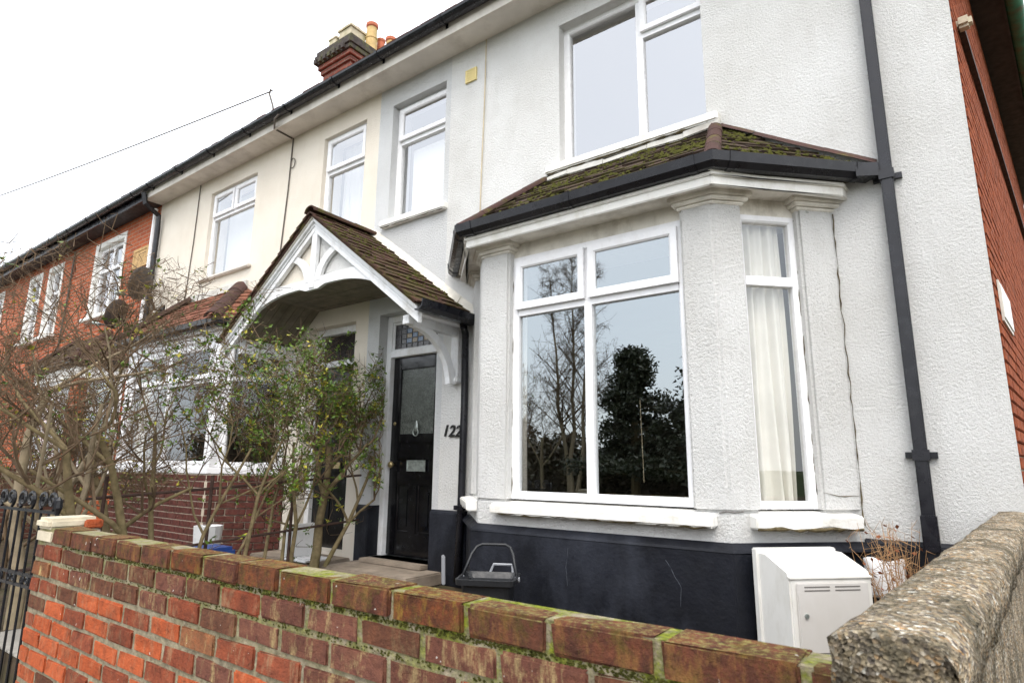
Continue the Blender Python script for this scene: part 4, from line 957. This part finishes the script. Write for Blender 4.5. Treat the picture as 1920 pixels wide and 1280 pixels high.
for r in range(16):
    z = -.45+r*.075
    if r == 15:
        x = WX0+.20
        while x < WX1-.02:
            ln = random.choice((.212, .215, .218, .16)) if x < -2.2 else random.uniform(.205, .235)
            ln = min(ln, WX1-x)
            inst('coping_brick', random.choice(protos), (x, GY-.004+random.uniform(-.003, .002), z+random.uniform(-.001, .004)), GW, (random.uniform(-.012, .012), random.uniform(-.01, .01), random.uniform(-.012, .012)), random.choice((MAT['capbrick'], MAT['capbrick'], MAT['capbrick2'])), (ln/.215, 1.06, 1.06))
            x += ln+.012
        continue
    x = WX0+(.0 if r % 2 else -.1125)
    while x < WX1-.02:
        x0 = max(x, WX0); ln = min(x+.215, WX1)-x0
        if ln > .025: inst('brick', random.choice(protos), (x0, GY+random.uniform(-.0025, .0025), z+random.uniform(-.0015, .0015)), GW, (0, random.uniform(-.004, .004), random.uniform(-.006, .006)), pick(r, x0), (ln/.215, 1, 1))
        x += .225
# pier end with its slab
b = MB().box(WX0-.005, WX0+.19, GY-.004, GY+.20, .672, .734); b.build('pier_brick', 'stone', GW, bevel=.01)
MB().box(WX0+.008, WX0+.19, GY+.093, GY+.19, -.3, .671).build('pier', MAT['oldbrick'], GW)
b = MB().box(WX0-.015, WX0+.16, GY-.012, GY+.20, .735, .785); b.build('pier_slab', 'stone', GW, bevel=.014)
MB().box(WX0+.165, WX0+.21, GY+.13, GY+.20, .735, .775).build('pier_brick', BR[2], GW, bevel=.006)
# tufts of moss along the bed joint under the coping
b = MB()
for i in range(2600):
    x = random.uniform(WX0+.3, WX1-.05)
    if random.random() > .25+.75*(x-WX0)/3.5: continue
    rr_ = random.choice((0, 0, 0, 1)); z = .671-rr_*.075+random.uniform(-.007, .006); s = random.uniform(.002, .0055)
    c = Vector((x, GY+.004, z)); b.add([c+Vector((s, 0, 0)), c+Vector((0, 0, s*.7)), c+Vector((-s, 0, 0)), c+Vector((0, 0, -s*.7)), c+Vector((0, -s*.8, .001))], [(0, 1, 4), (1, 2, 4), (2, 3, 4), (3, 0, 4)])
mo = b.build('moss', 'moss', GW, smooth=True); mo['kind'] = 'stuff'
# ================================================================= side wall with coping
SW = thing('side_garden_wall', 'garden wall capped with rough pebbled concrete coping running up to the house', 'wall', (-.0, -1.7, 0))
wd = Vector((.086, 1, 0)).normalized(); wn = Vector((wd.y, -wd.x, 0)); w0 = Vector((-.185, -3.30, 0))
b = MB(); NS, NP = 46, 14
prof = [(-.005, 0), (0, .05), (.004, .078), (.02, .09), (.05, .094), (.075, .095), (.105, .093), (.135, .088), (.15, .072), (.152, .045), (.15, .0)]
for i in range(NS+1):
    s = 3.30*i/NS
    for u_, v_ in prof:
        j = random.uniform(-.0035, .0035); p_ = w0+wd*s+wn*(u_+random.uniform(-.004, .004))+Vector((0, 0, .742+v_+j))
        if i == 0: p_ += wd*(.012*math.sin(v_*60)+random.uniform(0, .01))
        b.v.append(tuple(p_))
n = len(prof); b.f = [(i*n+k, i*n+(k+1) % n, (i+1)*n+(k+1) % n, (i+1)*n+k) for i in range(NS) for k in range(n)]+[tuple(range(n))[::-1], tuple(range(NS*n, NS*n+n))]
b.build('coping', 'pebble', SW, smooth=True)
MB().obox(w0+wd*.10+wn*.025+Vector((0, 0, -.45)), wn*.10, wd*3.19, (0, 0, 1.19)).build('rendered_wall', 'pebble', SW)
# ================================================================= gas meter box
d45, n45 = Vector((q2, q2, 0)), Vector((q2, -q2, 0)); g0 = Vector((-1.03, -.61, 0))
GB = thing('meter_box', 'white plastic gas meter box with sloping lid against the black plinth', 'meter box', tuple(g0+d45*.2))
def gp(s, d, z): return g0+d45*s+n45*d+Vector((0, 0, z))
MB().extr([gp(0, .03, .08), gp(0, .03, .60), gp(0, .14, .60), gp(0, .33, .535), gp(0, .345, .50), gp(0, .345, .08)], d45*.46).build('case', 'gas', GB, bevel=.008)
MB().extr([gp(-.012, .02, .07), gp(-.012, .02, .615), gp(-.012, .07, .615), gp(-.012, .07, .07)], d45*.484).build('back_flange', 'gas', GB, bevel=.006)
gd = MB().obox(gp(.03, .346, .10), d45*.40, n45*.012, (0, 0, .385)).build('door', 'gasdoor', GB, bevel=.005); fixp(gd); WORLD[gd.name] = (0, 0, 0)
for zz in (.445, .462, .135, .152):
    for s0 in (.07, .24): fix_child(MB().obox(gp(s0, .3585, zz), d45*.14, n45*.001, (0, 0, .006)).build('vent_slot', 'slot', gd))
k = MB().tube([gp(.07, .357, .33), gp(.07, .366, .33)], .011, 12); k.tube([gp(.07, .366, .33), gp(.07, .3665, .33)], .004, 8); fix_child(k.build('lock', 'steel', gd))
MB().obox(gp(.0, .32, .5), d45*.46, n45*.033, (0, 0, .012)).build('lid_lip', 'gas', GB, bevel=.003)
# white sheet and weeds beyond it
b = MB(); N_ = 8
for i in range(N_+1):
    for j in range(N_+1):
        b.v.append((-.54+.20*i/N_, -.20+.02*math.sin(i*.9+j*.4)+.06*j/N_, .34+.21*j/N_+.012*math.sin(i)))
b.f = [(i*(N_+1)+j, (i+1)*(N_+1)+j, (i+1)*(N_+1)+j+1, i*(N_+1)+j+1) for i in range(N_) for j in range(N_)]
o = b.build('plastic_panel', 'whiteplastic', smooth=True, fix=False); md = o.modifiers.new('s', 'SOLIDIFY'); md.thickness = .008
o.name = 'white_tray'; tag(o, 'small white plastic tray propped in the weeds behind the meter box', 'tray')
wt = thing('dry_weeds', 'tangle of dry brown weed stalks growing in the corner by the drainpipe', 'weeds', (-.42, -.1, 0))
b = MB(); dead = MB()
for i in range(70):
    x, y = random.uniform(-.50, -.26), random.uniform(-.26, -.04); p_ = Vector((x, y, .0)); h_ = random.uniform(.38, .78); q = Vector((x+random.uniform(-.16, .10), y+random.uniform(-.12, .03), h_)); mid = (p_+q)/2+Vector((random.uniform(-.05, .05), random.uniform(-.04, .0), .08))
    if q.y > -.02: q.y = -.02
    b.tube([p_, mid, q], [.003, .0022, .001], 4)
    for _ in range(3):
        t_ = random.random(); s0 = mid.lerp(q, t_); s1 = s0+Vector((random.uniform(-.10, .10), random.uniform(-.06, 0), random.uniform(-.06, .08))); s1.y = min(s1.y, -.02); b.tube([s0, s1], [.0016, .0007], 3)
        if random.random() < .35: e = Vector((random.uniform(-.02, .02), random.uniform(-.02, .02), random.uniform(-.02, .02))); dead.add([s1, s1+e, s1+e+Vector((.012, 0, -.01)), s1+Vector((.01, .006, -.012))], [(0, 1, 2, 3)])
ws = b.build('stalks', 'drystalk', wt, fix=False); ws['kind'] = 'stuff'; wl = dead.build('dead_leaves', 'leafdead', wt, fix=False); wl['kind'] = 'stuff'
# ================================================================= food caddy
FC = thing('food_caddy', 'black plastic food waste caddy with raised handle standing by the plinth', 'bin', (-2.50, -1.12, 0))
th = R(28); cu_v, cw_v = Vector((math.cos(th), math.sin(th), 0)), Vector((-math.sin(th), math.cos(th), 0)); cc = Vector((-2.52, -1.10, 0))
def rr_poly(a, c, r):
    P_ = []
    for (sx_, sy_, a0) in ((1, 1, 0), (-1, 1, 90), (-1, -1, 180), (1, -1, 270)):
        for k in range(5): t_ = R(a0+22.5*k); P_.append((sx_*(a-r)+r*math.cos(t_), sy_*(c-r)+r*math.sin(t_)))
    return P_
def loft(levels, closed_bottom=True):
    b = MB(); n = 20
    for (a, c, r, z) in levels: b.v += [tuple(cc+cu_v*x+cw_v*y+Vector((0, 0, z))) for x, y in rr_poly(a, c, r)]
    b.f = [(i*n+k, i*n+(k+1) % n, (i+1)*n+(k+1) % n, (i+1)*n+k) for i in range(len(levels)-1) for k in range(n)]+[tuple(range(n))[::-1], tuple(range((len(levels)-1)*n, len(levels)*n))]
    return b
loft([(.125, .105, .03, 0), (.155, .135, .04, .33), (.185, .165, .045, .332), (.188, .168, .045, .365), (.172, .152, .04, .366), (.150, .130, .035, .33), (.12, .10, .03, .03)]).build('bin_body', 'bin', FC, smooth=False)
k = MB(); hx = .178
k.tube([cc+cu_v*-hx+cw_v*.02+Vector((0, 0, .345)), cc+cu_v*(-hx+.04)+cw_v*.12+Vector((0, 0, .48)), cc+cu_v*(-hx+.065)+cw_v*.16+Vector((0, 0, .52)), cc+cu_v*(-hx+.10)+cw_v*.17+Vector((0, 0, .535)), cc+cu_v*(hx-.10)+cw_v*.17+Vector((0, 0, .535)), cc+cu_v*(hx-.065)+cw_v*.16+Vector((0, 0, .52)), cc+cu_v*(hx-.04)+cw_v*.12+Vector((0, 0, .48)), cc+cu_v*hx+cw_v*.02+Vector((0, 0, .345))], .0095, 8); k.build('handle', 'bin', FC, smooth=True)
for sg in (-1, 1): MB().tube([cc+cu_v*(sg*.165)+cw_v*.02+Vector((0, 0, .345)), cc+cu_v*(sg*.195)+cw_v*.02+Vector((0, 0, .345))], .016, 10).build('handle_pivot', 'binlight', FC)
k = MB().tube([cc+cu_v*-.02+cw_v*.165+Vector((0, 0, .36)), cc+cu_v*0+cw_v*.175+Vector((0, 0, .41)), cc+cu_v*.12+cw_v*.175+Vector((0, 0, .41)), cc+cu_v*.13+cw_v*.165+Vector((0, 0, .36))], .009, 6); k.build('lid_catch', 'binlight', FC)
tag(MB().obox((-3.60, -.36, .10), (.07, -.07, 0), (.02, .02, 0), (-.01, -.0, .22)).build('grey_panel', 'binlight', bevel=.006), 'small grey plastic cover leaning by the black plinth next to the step', 'panel')
# ================================================================= iron gate
GT = thing('iron_gate', 'black wrought iron gate with scrolled top beside the wall end', 'gate', (-4.55, -3.02, -.4))
g0_, g1_ = Vector((-5.15, -3.06, 0)), Vector((-4.04, -2.99, 0)); gd_ = (g1_-g0_); gl = gd_.length; gd_.normalize()
def gq(s, z): return g0_+gd_*s+Vector((0, 0, z))
for z in (.765, .42, .36, -.28): MB().obox(gq(0, z)+Vector((0, -.006, 0)), gd_*gl, Vector((0, .014, 0)), (0, 0, .016)).build('rail', 'iron', GT)
nb = 11
for i in range(nb+1):
    s = gl*i/nb; MB().tube([gq(s, -.36), gq(s, .77)], .012 if i in (0, nb) else .0075, 6).build('bar', 'iron', GT)
def scroll(c, r, turns, flip, a0=0):
    return [c+gd_*(flip*r*(1-.75*t_)*math.cos(a0+turns*6.283*t_))+Vector((0, 0, r*(1-.75*t_)*math.sin(a0+turns*6.283*t_))) for t_ in [i/22 for i in range(23)]]
for i in range(4):
    s = gl*(.13+.25*i)
    for fl in (-1, 1): MB().tube(scroll(gq(s+fl*.055, .835), .052, 1.4, fl, -1.2), .009, 6).build('scroll', 'iron', GT)
for i in range(6):
    s = gl*(.09+.165*i)
    for fl in (-1, 1): MB().tube(scroll(gq(s+fl*.03, .398), .026, 1.3, fl, -1), .006, 5).build('scroll', 'iron', GT)
for p_ in (g0_, g1_): MB().tube([p_+Vector((0, 0, .77)), p_+Vector((0, 0, .80)), p_+Vector((0, 0, .84)), p_+Vector((0, 0, .86))], [.012, .022, .018, .003], 8).build('finial', 'iron', GT)
# ================================================================= iron rail fence in the hedge line
FX = -5.03
FE = thing('rail_fence', 'rusty iron rail fence running through the hedge between the front gardens', 'fence', (FX, -1.4, 0))
for (za, zb) in ((.80, .94), (.38, .50)): MB().tube([(FX, -2.9, za-.03), (FX, -1.5, (za+zb)/2-.02), (FX, -.06, zb)], .011, 6).build('rail', 'rust', FE)
for y in (-2.4, -1.62, -.85): MB().tube([(FX+.01, y, 0), (FX+.01, y, .95)], .014, 6).build('post', 'rust', FE)
# ================================================================= shrubs of the hedge
def shrub(name, label, stems, seed, depth, spread, twigs, leaves, yellow, bark='bark', rtop=.004, lsize=.036, ymin=None, top=2.5, cat='shrub', xlim=(-5.6, -4.45)):
    rnd = random.Random(seed); t_ = thing(name, label, cat, tuple(stems[0][0])); T, TW, LG, LY = MB(), MB(), MB(), MB(); tips = []
    def clampv(p):
        if ymin is not None and p.y > ymin: p.y = ymin-rnd.random()*.05
        p.x = min(max(p.x, xlim[0]), xlim[1]); p.z = min(p.z, top+.30+.06*math.sin(p.y*40)); return p
    def grow(p, d, L, r, lev):
        pts, rad = [p.copy()], [r]; n = 5
        for i in range(n):
            d = (d+Vector((rnd.gauss(0, .16), rnd.gauss(0, .16), rnd.gauss(.05, .10)))).normalized(); p = clampv(p+d*L/n); pts.append(p.copy()); rad.append(r*(1-.5*(i+1)/n))
        (T if lev < 2 else TW).tube(pts, rad, 7 if lev == 0 else 5 if lev < 2 else 4, cap=False)
        if lev >= depth: tips.extend(pts[1:]); return
        if lev >= 1: tips.extend(pts[2:])
        elif leaves > 2000:
            for _ in range(14): tips.append(pts[rnd.randint(0, 3)].lerp(pts[4], rnd.random()*.3)+Vector((rnd.gauss(0, .10), rnd.gauss(0, .12), rnd.uniform(.05, .2))))
        for c in range(3 if lev == 0 else 3+(rnd.random() < .4)):
            i = rnd.randint(2, n); a = Vector((rnd.gauss(0, 1), rnd.gauss(0, 1), rnd.gauss(.35, .5))).normalized()
            if pts[i].z > top: a.z = -abs(a.z)*.3
            grow(pts[i].copy(), (d*.65+a*spread).normalized(), L*rnd.uniform(.5, .75), rad[i]*.72, lev+1)
    for (b0, dirv, L, r) in stems: grow(Vector(b0), Vector(dirv).normalized(), L, r, 0)
    for i in range(twigs):
        p_ = rnd.choice(tips); d = Vector((rnd.gauss(0, 1), rnd.gauss(0, 1), rnd.gauss(.5, .7))).normalized(); L = rnd.uniform(.06, .26); q = clampv(p_+d*L*.5+Vector((rnd.gauss(0, .02), rnd.gauss(0, .02), 0))); e = clampv(p_+d*L+Vector((0, 0, .02)))
        TW.tube([p_, q, e], [.0032, .0025, .0012], 3, cap=False); 
        if rnd.random() < .5: tips.append(e)
    for i in range(leaves//4):
        c_ = rnd.choice(tips); yel = rnd.random() < yellow; ax_ = Vector((rnd.gauss(0, 1), rnd.gauss(0, 1), rnd.gauss(.4, .6))).normalized(); big = rnd.uniform(.7, 1.25)
        for q_ in range(rnd.randint(3, 6)):
            p_ = clampv(c_+ax_*q_*.016+Vector((rnd.gauss(0, .006), rnd.gauss(0, .006), rnd.gauss(0, .006)))); s = lsize*rnd.uniform(.55, 1.1)*big
            a = (ax_*.5+Vector((rnd.gauss(0, 1), rnd.gauss(0, 1), rnd.gauss(0, .7)))).normalized(); w_ = a.cross(Vector((rnd.gauss(0, .5), rnd.gauss(0, .5), 1))).normalized(); up = a.cross(w_)
            B_ = LY if (yel and rnd.random() < .8) else LG
            B_.add([p_, p_+a*s*.5+w_*s*.36+up*s*.08, p_+a*s*1.25, p_+a*s*.5-w_*s*.36+up*s*.08, p_+a*s*.55-up*s*.05], [(0, 1, 4), (1, 2, 4), (2, 3, 4), (3, 0, 4)])
    T.build('trunk', bark, t_, smooth=True, fix=False)
    o = TW.build('twigs', 'twig', t_, fix=False); o['kind'] = 'stuff'
    if LG.v: o = LG.build('leaves', 'leaf', t_, fix=False); o['kind'] = 'stuff'
    if LY.v: o = LY.build('yellow_leaves', 'leafy', t_, fix=False); o['kind'] = 'stuff'
shrub('bare_shrub', 'tall leafless shrub with pale smooth trunk beside the iron gate', [((-5.03, -2.82, 0), (0.02, -.02, 1), 1.6, .045), ((-5.0, -2.76, .0), (.0, .18, 1), 1.5, .030), ((-5.05, -2.72, 0), (-.05, .12, 1), 1.5, .028), ((-5.02, -2.62, 0), (.03, .05, 1), 1.4, .024)], 11, 5, .75, 700, 260, .5, 'barkpale', top=2.35)
shrub('bare_shrub', 'gnarled leafless hedge shrub with crooked grey green stems before the cream bay', [((-5.03, -2.40, 0), (.05, -.12, 1), 1.25, .042), ((-5.06, -2.28, 0), (0, .16, 1), 1.3, .036), ((-5.0, -2.14, 0), (0, .12, 1), 1.35, .038), ((-5.04, -1.98, 0), (0, .04, 1), 1.3, .026)], 23, 5, .8, 700, 200, .5, 'bark', top=2.1)
shrub('leafy_shrub', 'thin stemmed shrub with small green and yellow leaves in the middle of the hedge', [((-5.03, -1.72, 0), (0, .05, 1), 1.25, .018), ((-5.0, -1.36, 0), (0, -.08, 1), 1.35, .020), ((-5.05, -1.12, 0), (.05, .1, 1), 1.25, .018), ((-5.03, -1.50, 0), (0, .2, 1), 1.1, .014)], 31, 4, .75, 900, 4200, .20, 'bark', top=2.0, ymin=-.1)
shrub('leafy_shrub', 'bushy green leaved shrub on a thick leaning trunk in front of the cream door', [((-5.05, -.56, 0), (0, .08, 1), 1.25, .050), ((-5.0, -.46, .1), (.02, .22, 1), 1.1, .024), ((-5.03, -.80, 0), (0, -.12, 1), 1.3, .022), ((-5.03, -.95, 0), (0, .05, 1), 1.2, .018)], 47, 4, .72, 1000, 6500, .15, 'bark', top=2.1, ymin=-.06, xlim=(-5.45, -4.72))
shrub('bare_shrub', 'fine twigged leafless bush in front of the brick bay', [((-8.3, -2.2, 0), (.0, .1, 1), 1.2, .03), ((-8.0, -2.0, 0), (.1, .0, 1), 1.1, .025), ((-8.6, -1.9, 0), (-.1, .1, 1), 1.2, .025)], 59, 5, .85, 1500, 500, .6, 'twig', top=2.2, xlim=(-9.5, -7.0))
shrub('bare_shrub', 'low dense brown bush behind the tall pale trunk', [((-6.9, -2.65, 0), (.0, .1, 1), .9, .025), ((-6.6, -2.5, 0), (.1, .1, 1), .95, .02), ((-7.1, -2.4, 0), (0, .2, 1), .9, .02)], 61, 5, .85, 1500, 700, .45, 'twig', top=1.8, xlim=(-7.9, -5.8))
tag(MB().box(-10.72, -10.58, -3.1, -.6, 0, .95).build('dividing_wall', 'oldbrick', bevel=.01), 'low dark brick wall dividing the cream and brick house gardens', 'wall')
tag(MB().box(-5.7, -5.35, -1.55, -1.15, .05, .32).build('storage_tub', 'blue', bevel=.03), 'blue plastic tub half hidden under the hedge', 'tub')
b = MB(); b.box(-5.60, -5.25, -.50, -.18, .11, .13); b.box(-5.60, -5.57, -.50, -.18, .13, .45); tag(b.build('plastic_tray', 'whiteplastic', bevel=.006), 'white plastic tray on the step behind the leafy shrub', 'tray')
tag(MB().lathe((-6.35, -.9, 0), [(.10, 0), (.13, .25), (.14, .42), (.12, .42), (.10, .3)], 14).build('plant_pot', 'whiteplastic'), 'pale round pot standing beside the blue tub', 'pot')
# ================================================================= trees over the road, seen mirrored in the bay glass
def bare_tree(name, label, x, y, h_, seed, spread=.55, r=.16, lean=.75):
    rnd = random.Random(seed); t_ = thing(name, label, 'tree', (x, y, -.5)); T, TW = MB(), MB()
    def grow(p, d, L, r, lev):
        pts, rad = [p.copy()], [r]
        for i in range(4):
            d = (d+Vector((rnd.gauss(0, .1), rnd.gauss(0, .1), rnd.gauss(.04, .05)))).normalized(); p = p+d*L/4; pts.append(p.copy()); rad.append(max(.006, r*(1-.4*(i+1)/4)))
        (T if lev < 2 else TW).tube(pts, rad, 6 if lev < 2 else 3, cap=False)
        if lev >= 5: return
        for c in range(3 if lev < 3 else 4):
            a = Vector((rnd.gauss(0, 1), rnd.gauss(0, 1), rnd.gauss(.3, .4))).normalized(); i = rnd.randint(2, 4); grow(pts[i].copy(), (d*lean+a*spread).normalized(), L*rnd.uniform(.55, .78), rad[i]*.6, lev+1)
    grow(Vector((x, y, -.5)), Vector((0, 0, 1)), h_*.38, r, 0)
    T.build('trunk', 'barkpale', t_, fix=False); o = TW.build('branches', 'twig', t_, fix=False); o['kind'] = 'stuff'
def birch(label, x, y, h_, seed):
    rnd = random.Random(seed); t_ = thing('birch_tree', label, 'tree', (x, y, -.5)); T, TW = MB(), MB()
    for k in range(3):
        bx, top = Vector((x+.25*(k-1), y, -.5)), Vector((x+1.3*(k-1), y+rnd.uniform(-.6, .6), h_*(1-.09*abs(k-1)))); pts = [bx.lerp(top, i/8)+Vector((rnd.gauss(0, .08), rnd.gauss(0, .08), 0)) for i in range(9)]
        T.tube(pts, [.13*(1-.11*i) for i in range(9)], 7, cap=False)
        for n in range(46):
            f = rnd.uniform(.22, .99); i = int(f*8); p_ = pts[i].lerp(pts[min(8, i+1)], f*8-i); a = rnd.uniform(0, 6.283); L = (1-f)*h_*.26+.5; d = Vector((math.cos(a)*.75, math.sin(a)*.75, rnd.uniform(.5, 1.0))).normalized(); q = p_+d*L; r0 = .03*(1-f)+.012
            TW.tube([p_, p_.lerp(q, .5)+Vector((0, 0, .05)), q], [r0, r0*.7, .008], 4, cap=False)
            for m_ in range(7):
                g = rnd.uniform(.25, 1); u_ = p_.lerp(q, g); e = u_+Vector((rnd.gauss(0, .35), rnd.gauss(0, .35), rnd.gauss(.25, .3)))*(.5+L*.35); TW.tube([u_, e], [.010, .006], 3, cap=False)
                for w_ in range(4):
                    u2 = u_.lerp(e, rnd.uniform(.3, 1)); TW.tube([u2, u2+Vector((rnd.gauss(0, .22), rnd.gauss(0, .22), rnd.gauss(.05, .22)))], [.007, .005], 3, cap=False)
    T.build('trunk', 'barkpale', t_, fix=False); o = TW.build('branches', 'twig', t_, fix=False); o['kind'] = 'stuff'
birch('tall slender leafless birch mirrored in the bay window', -16.8, -25, 13.2, 5)
bare_tree('bare_tree', 'smaller round headed leafless tree mirrored left of the birch', -18.6, -25, 8.2, 8, .75, .12, .6)
def pine(label, x, y, h_, w_, seed):
    rnd = random.Random(seed); t_ = thing('pine_tree', label, 'tree', (x, y, -.5)); T, F = MB(), MB(); T.tube([(x, y, -.5), (x, y, h_*.6), (x, y, h_-.3)], [.22, .15, .04], 8)
    for i in range(190):
        f = rnd.uniform(.10, 1); z = f*h_; R_ = w_*(1-f)*(1+.35*math.sin(z*4.1+seed))+.22; a = rnd.uniform(0, 6.283); rr_ = R_*rnd.uniform(.3, 1.05); c = Vector((x+rr_*math.cos(a), y+rr_*math.sin(a), z)); T.tube([(x, y, z-.2), c], [.04, .012], 4, cap=False)
        for k in range(80):
            q = c+Vector((rnd.gauss(0, .30), rnd.gauss(0, .30), rnd.gauss(0, .17))); e = Vector((rnd.gauss(0, 1), rnd.gauss(0, 1), rnd.gauss(.3, .6))).normalized()*.22; s = e.cross(Vector((rnd.gauss(0, 1), rnd.gauss(0, 1), 1))).normalized()*.07; F.add([q-s, q+s, q+e], [(0, 1, 2)])
    T.build('trunk', 'bark', t_, fix=False); o = F.build('needles', 'needle', t_, fix=False); o['kind'] = 'stuff'
pine('dark pointed pine mirrored in the middle of the bay window', -13.2, -25, 6.8, 3.0, 3)
pine('dark spreading pine mirrored in the bay window edge', -9.2, -24.5, 6.0, 3.6, 4)
b = MB(); rnd = random.Random(9)
for i in range(42000):
    x = rnd.uniform(-60, 25); hh = 3.0+.7*math.sin(x*.5)+.6*math.sin(x*1.7+1); q = Vector((x, -27+rnd.gauss(0, .8), -.5+hh*rnd.random()**.7)); e = Vector((rnd.gauss(0, 1), rnd.gauss(0, 1), rnd.gauss(.3, .7))).normalized()*.35; s = e.cross(Vector((rnd.gauss(0, 1), rnd.gauss(0, 1), 1))).normalized()*.13; b.add([q-s, q+s, q+e], [(0, 1, 2)])
b.box(-60, 25, -27.6, -27.0, -.5, 2.0)
o = b.build('hedge', 'hedge', fix=False); o['kind'] = 'stuff'; tag(o, 'long dark evergreen hedge over the road mirrored in the bay window', 'hedge')
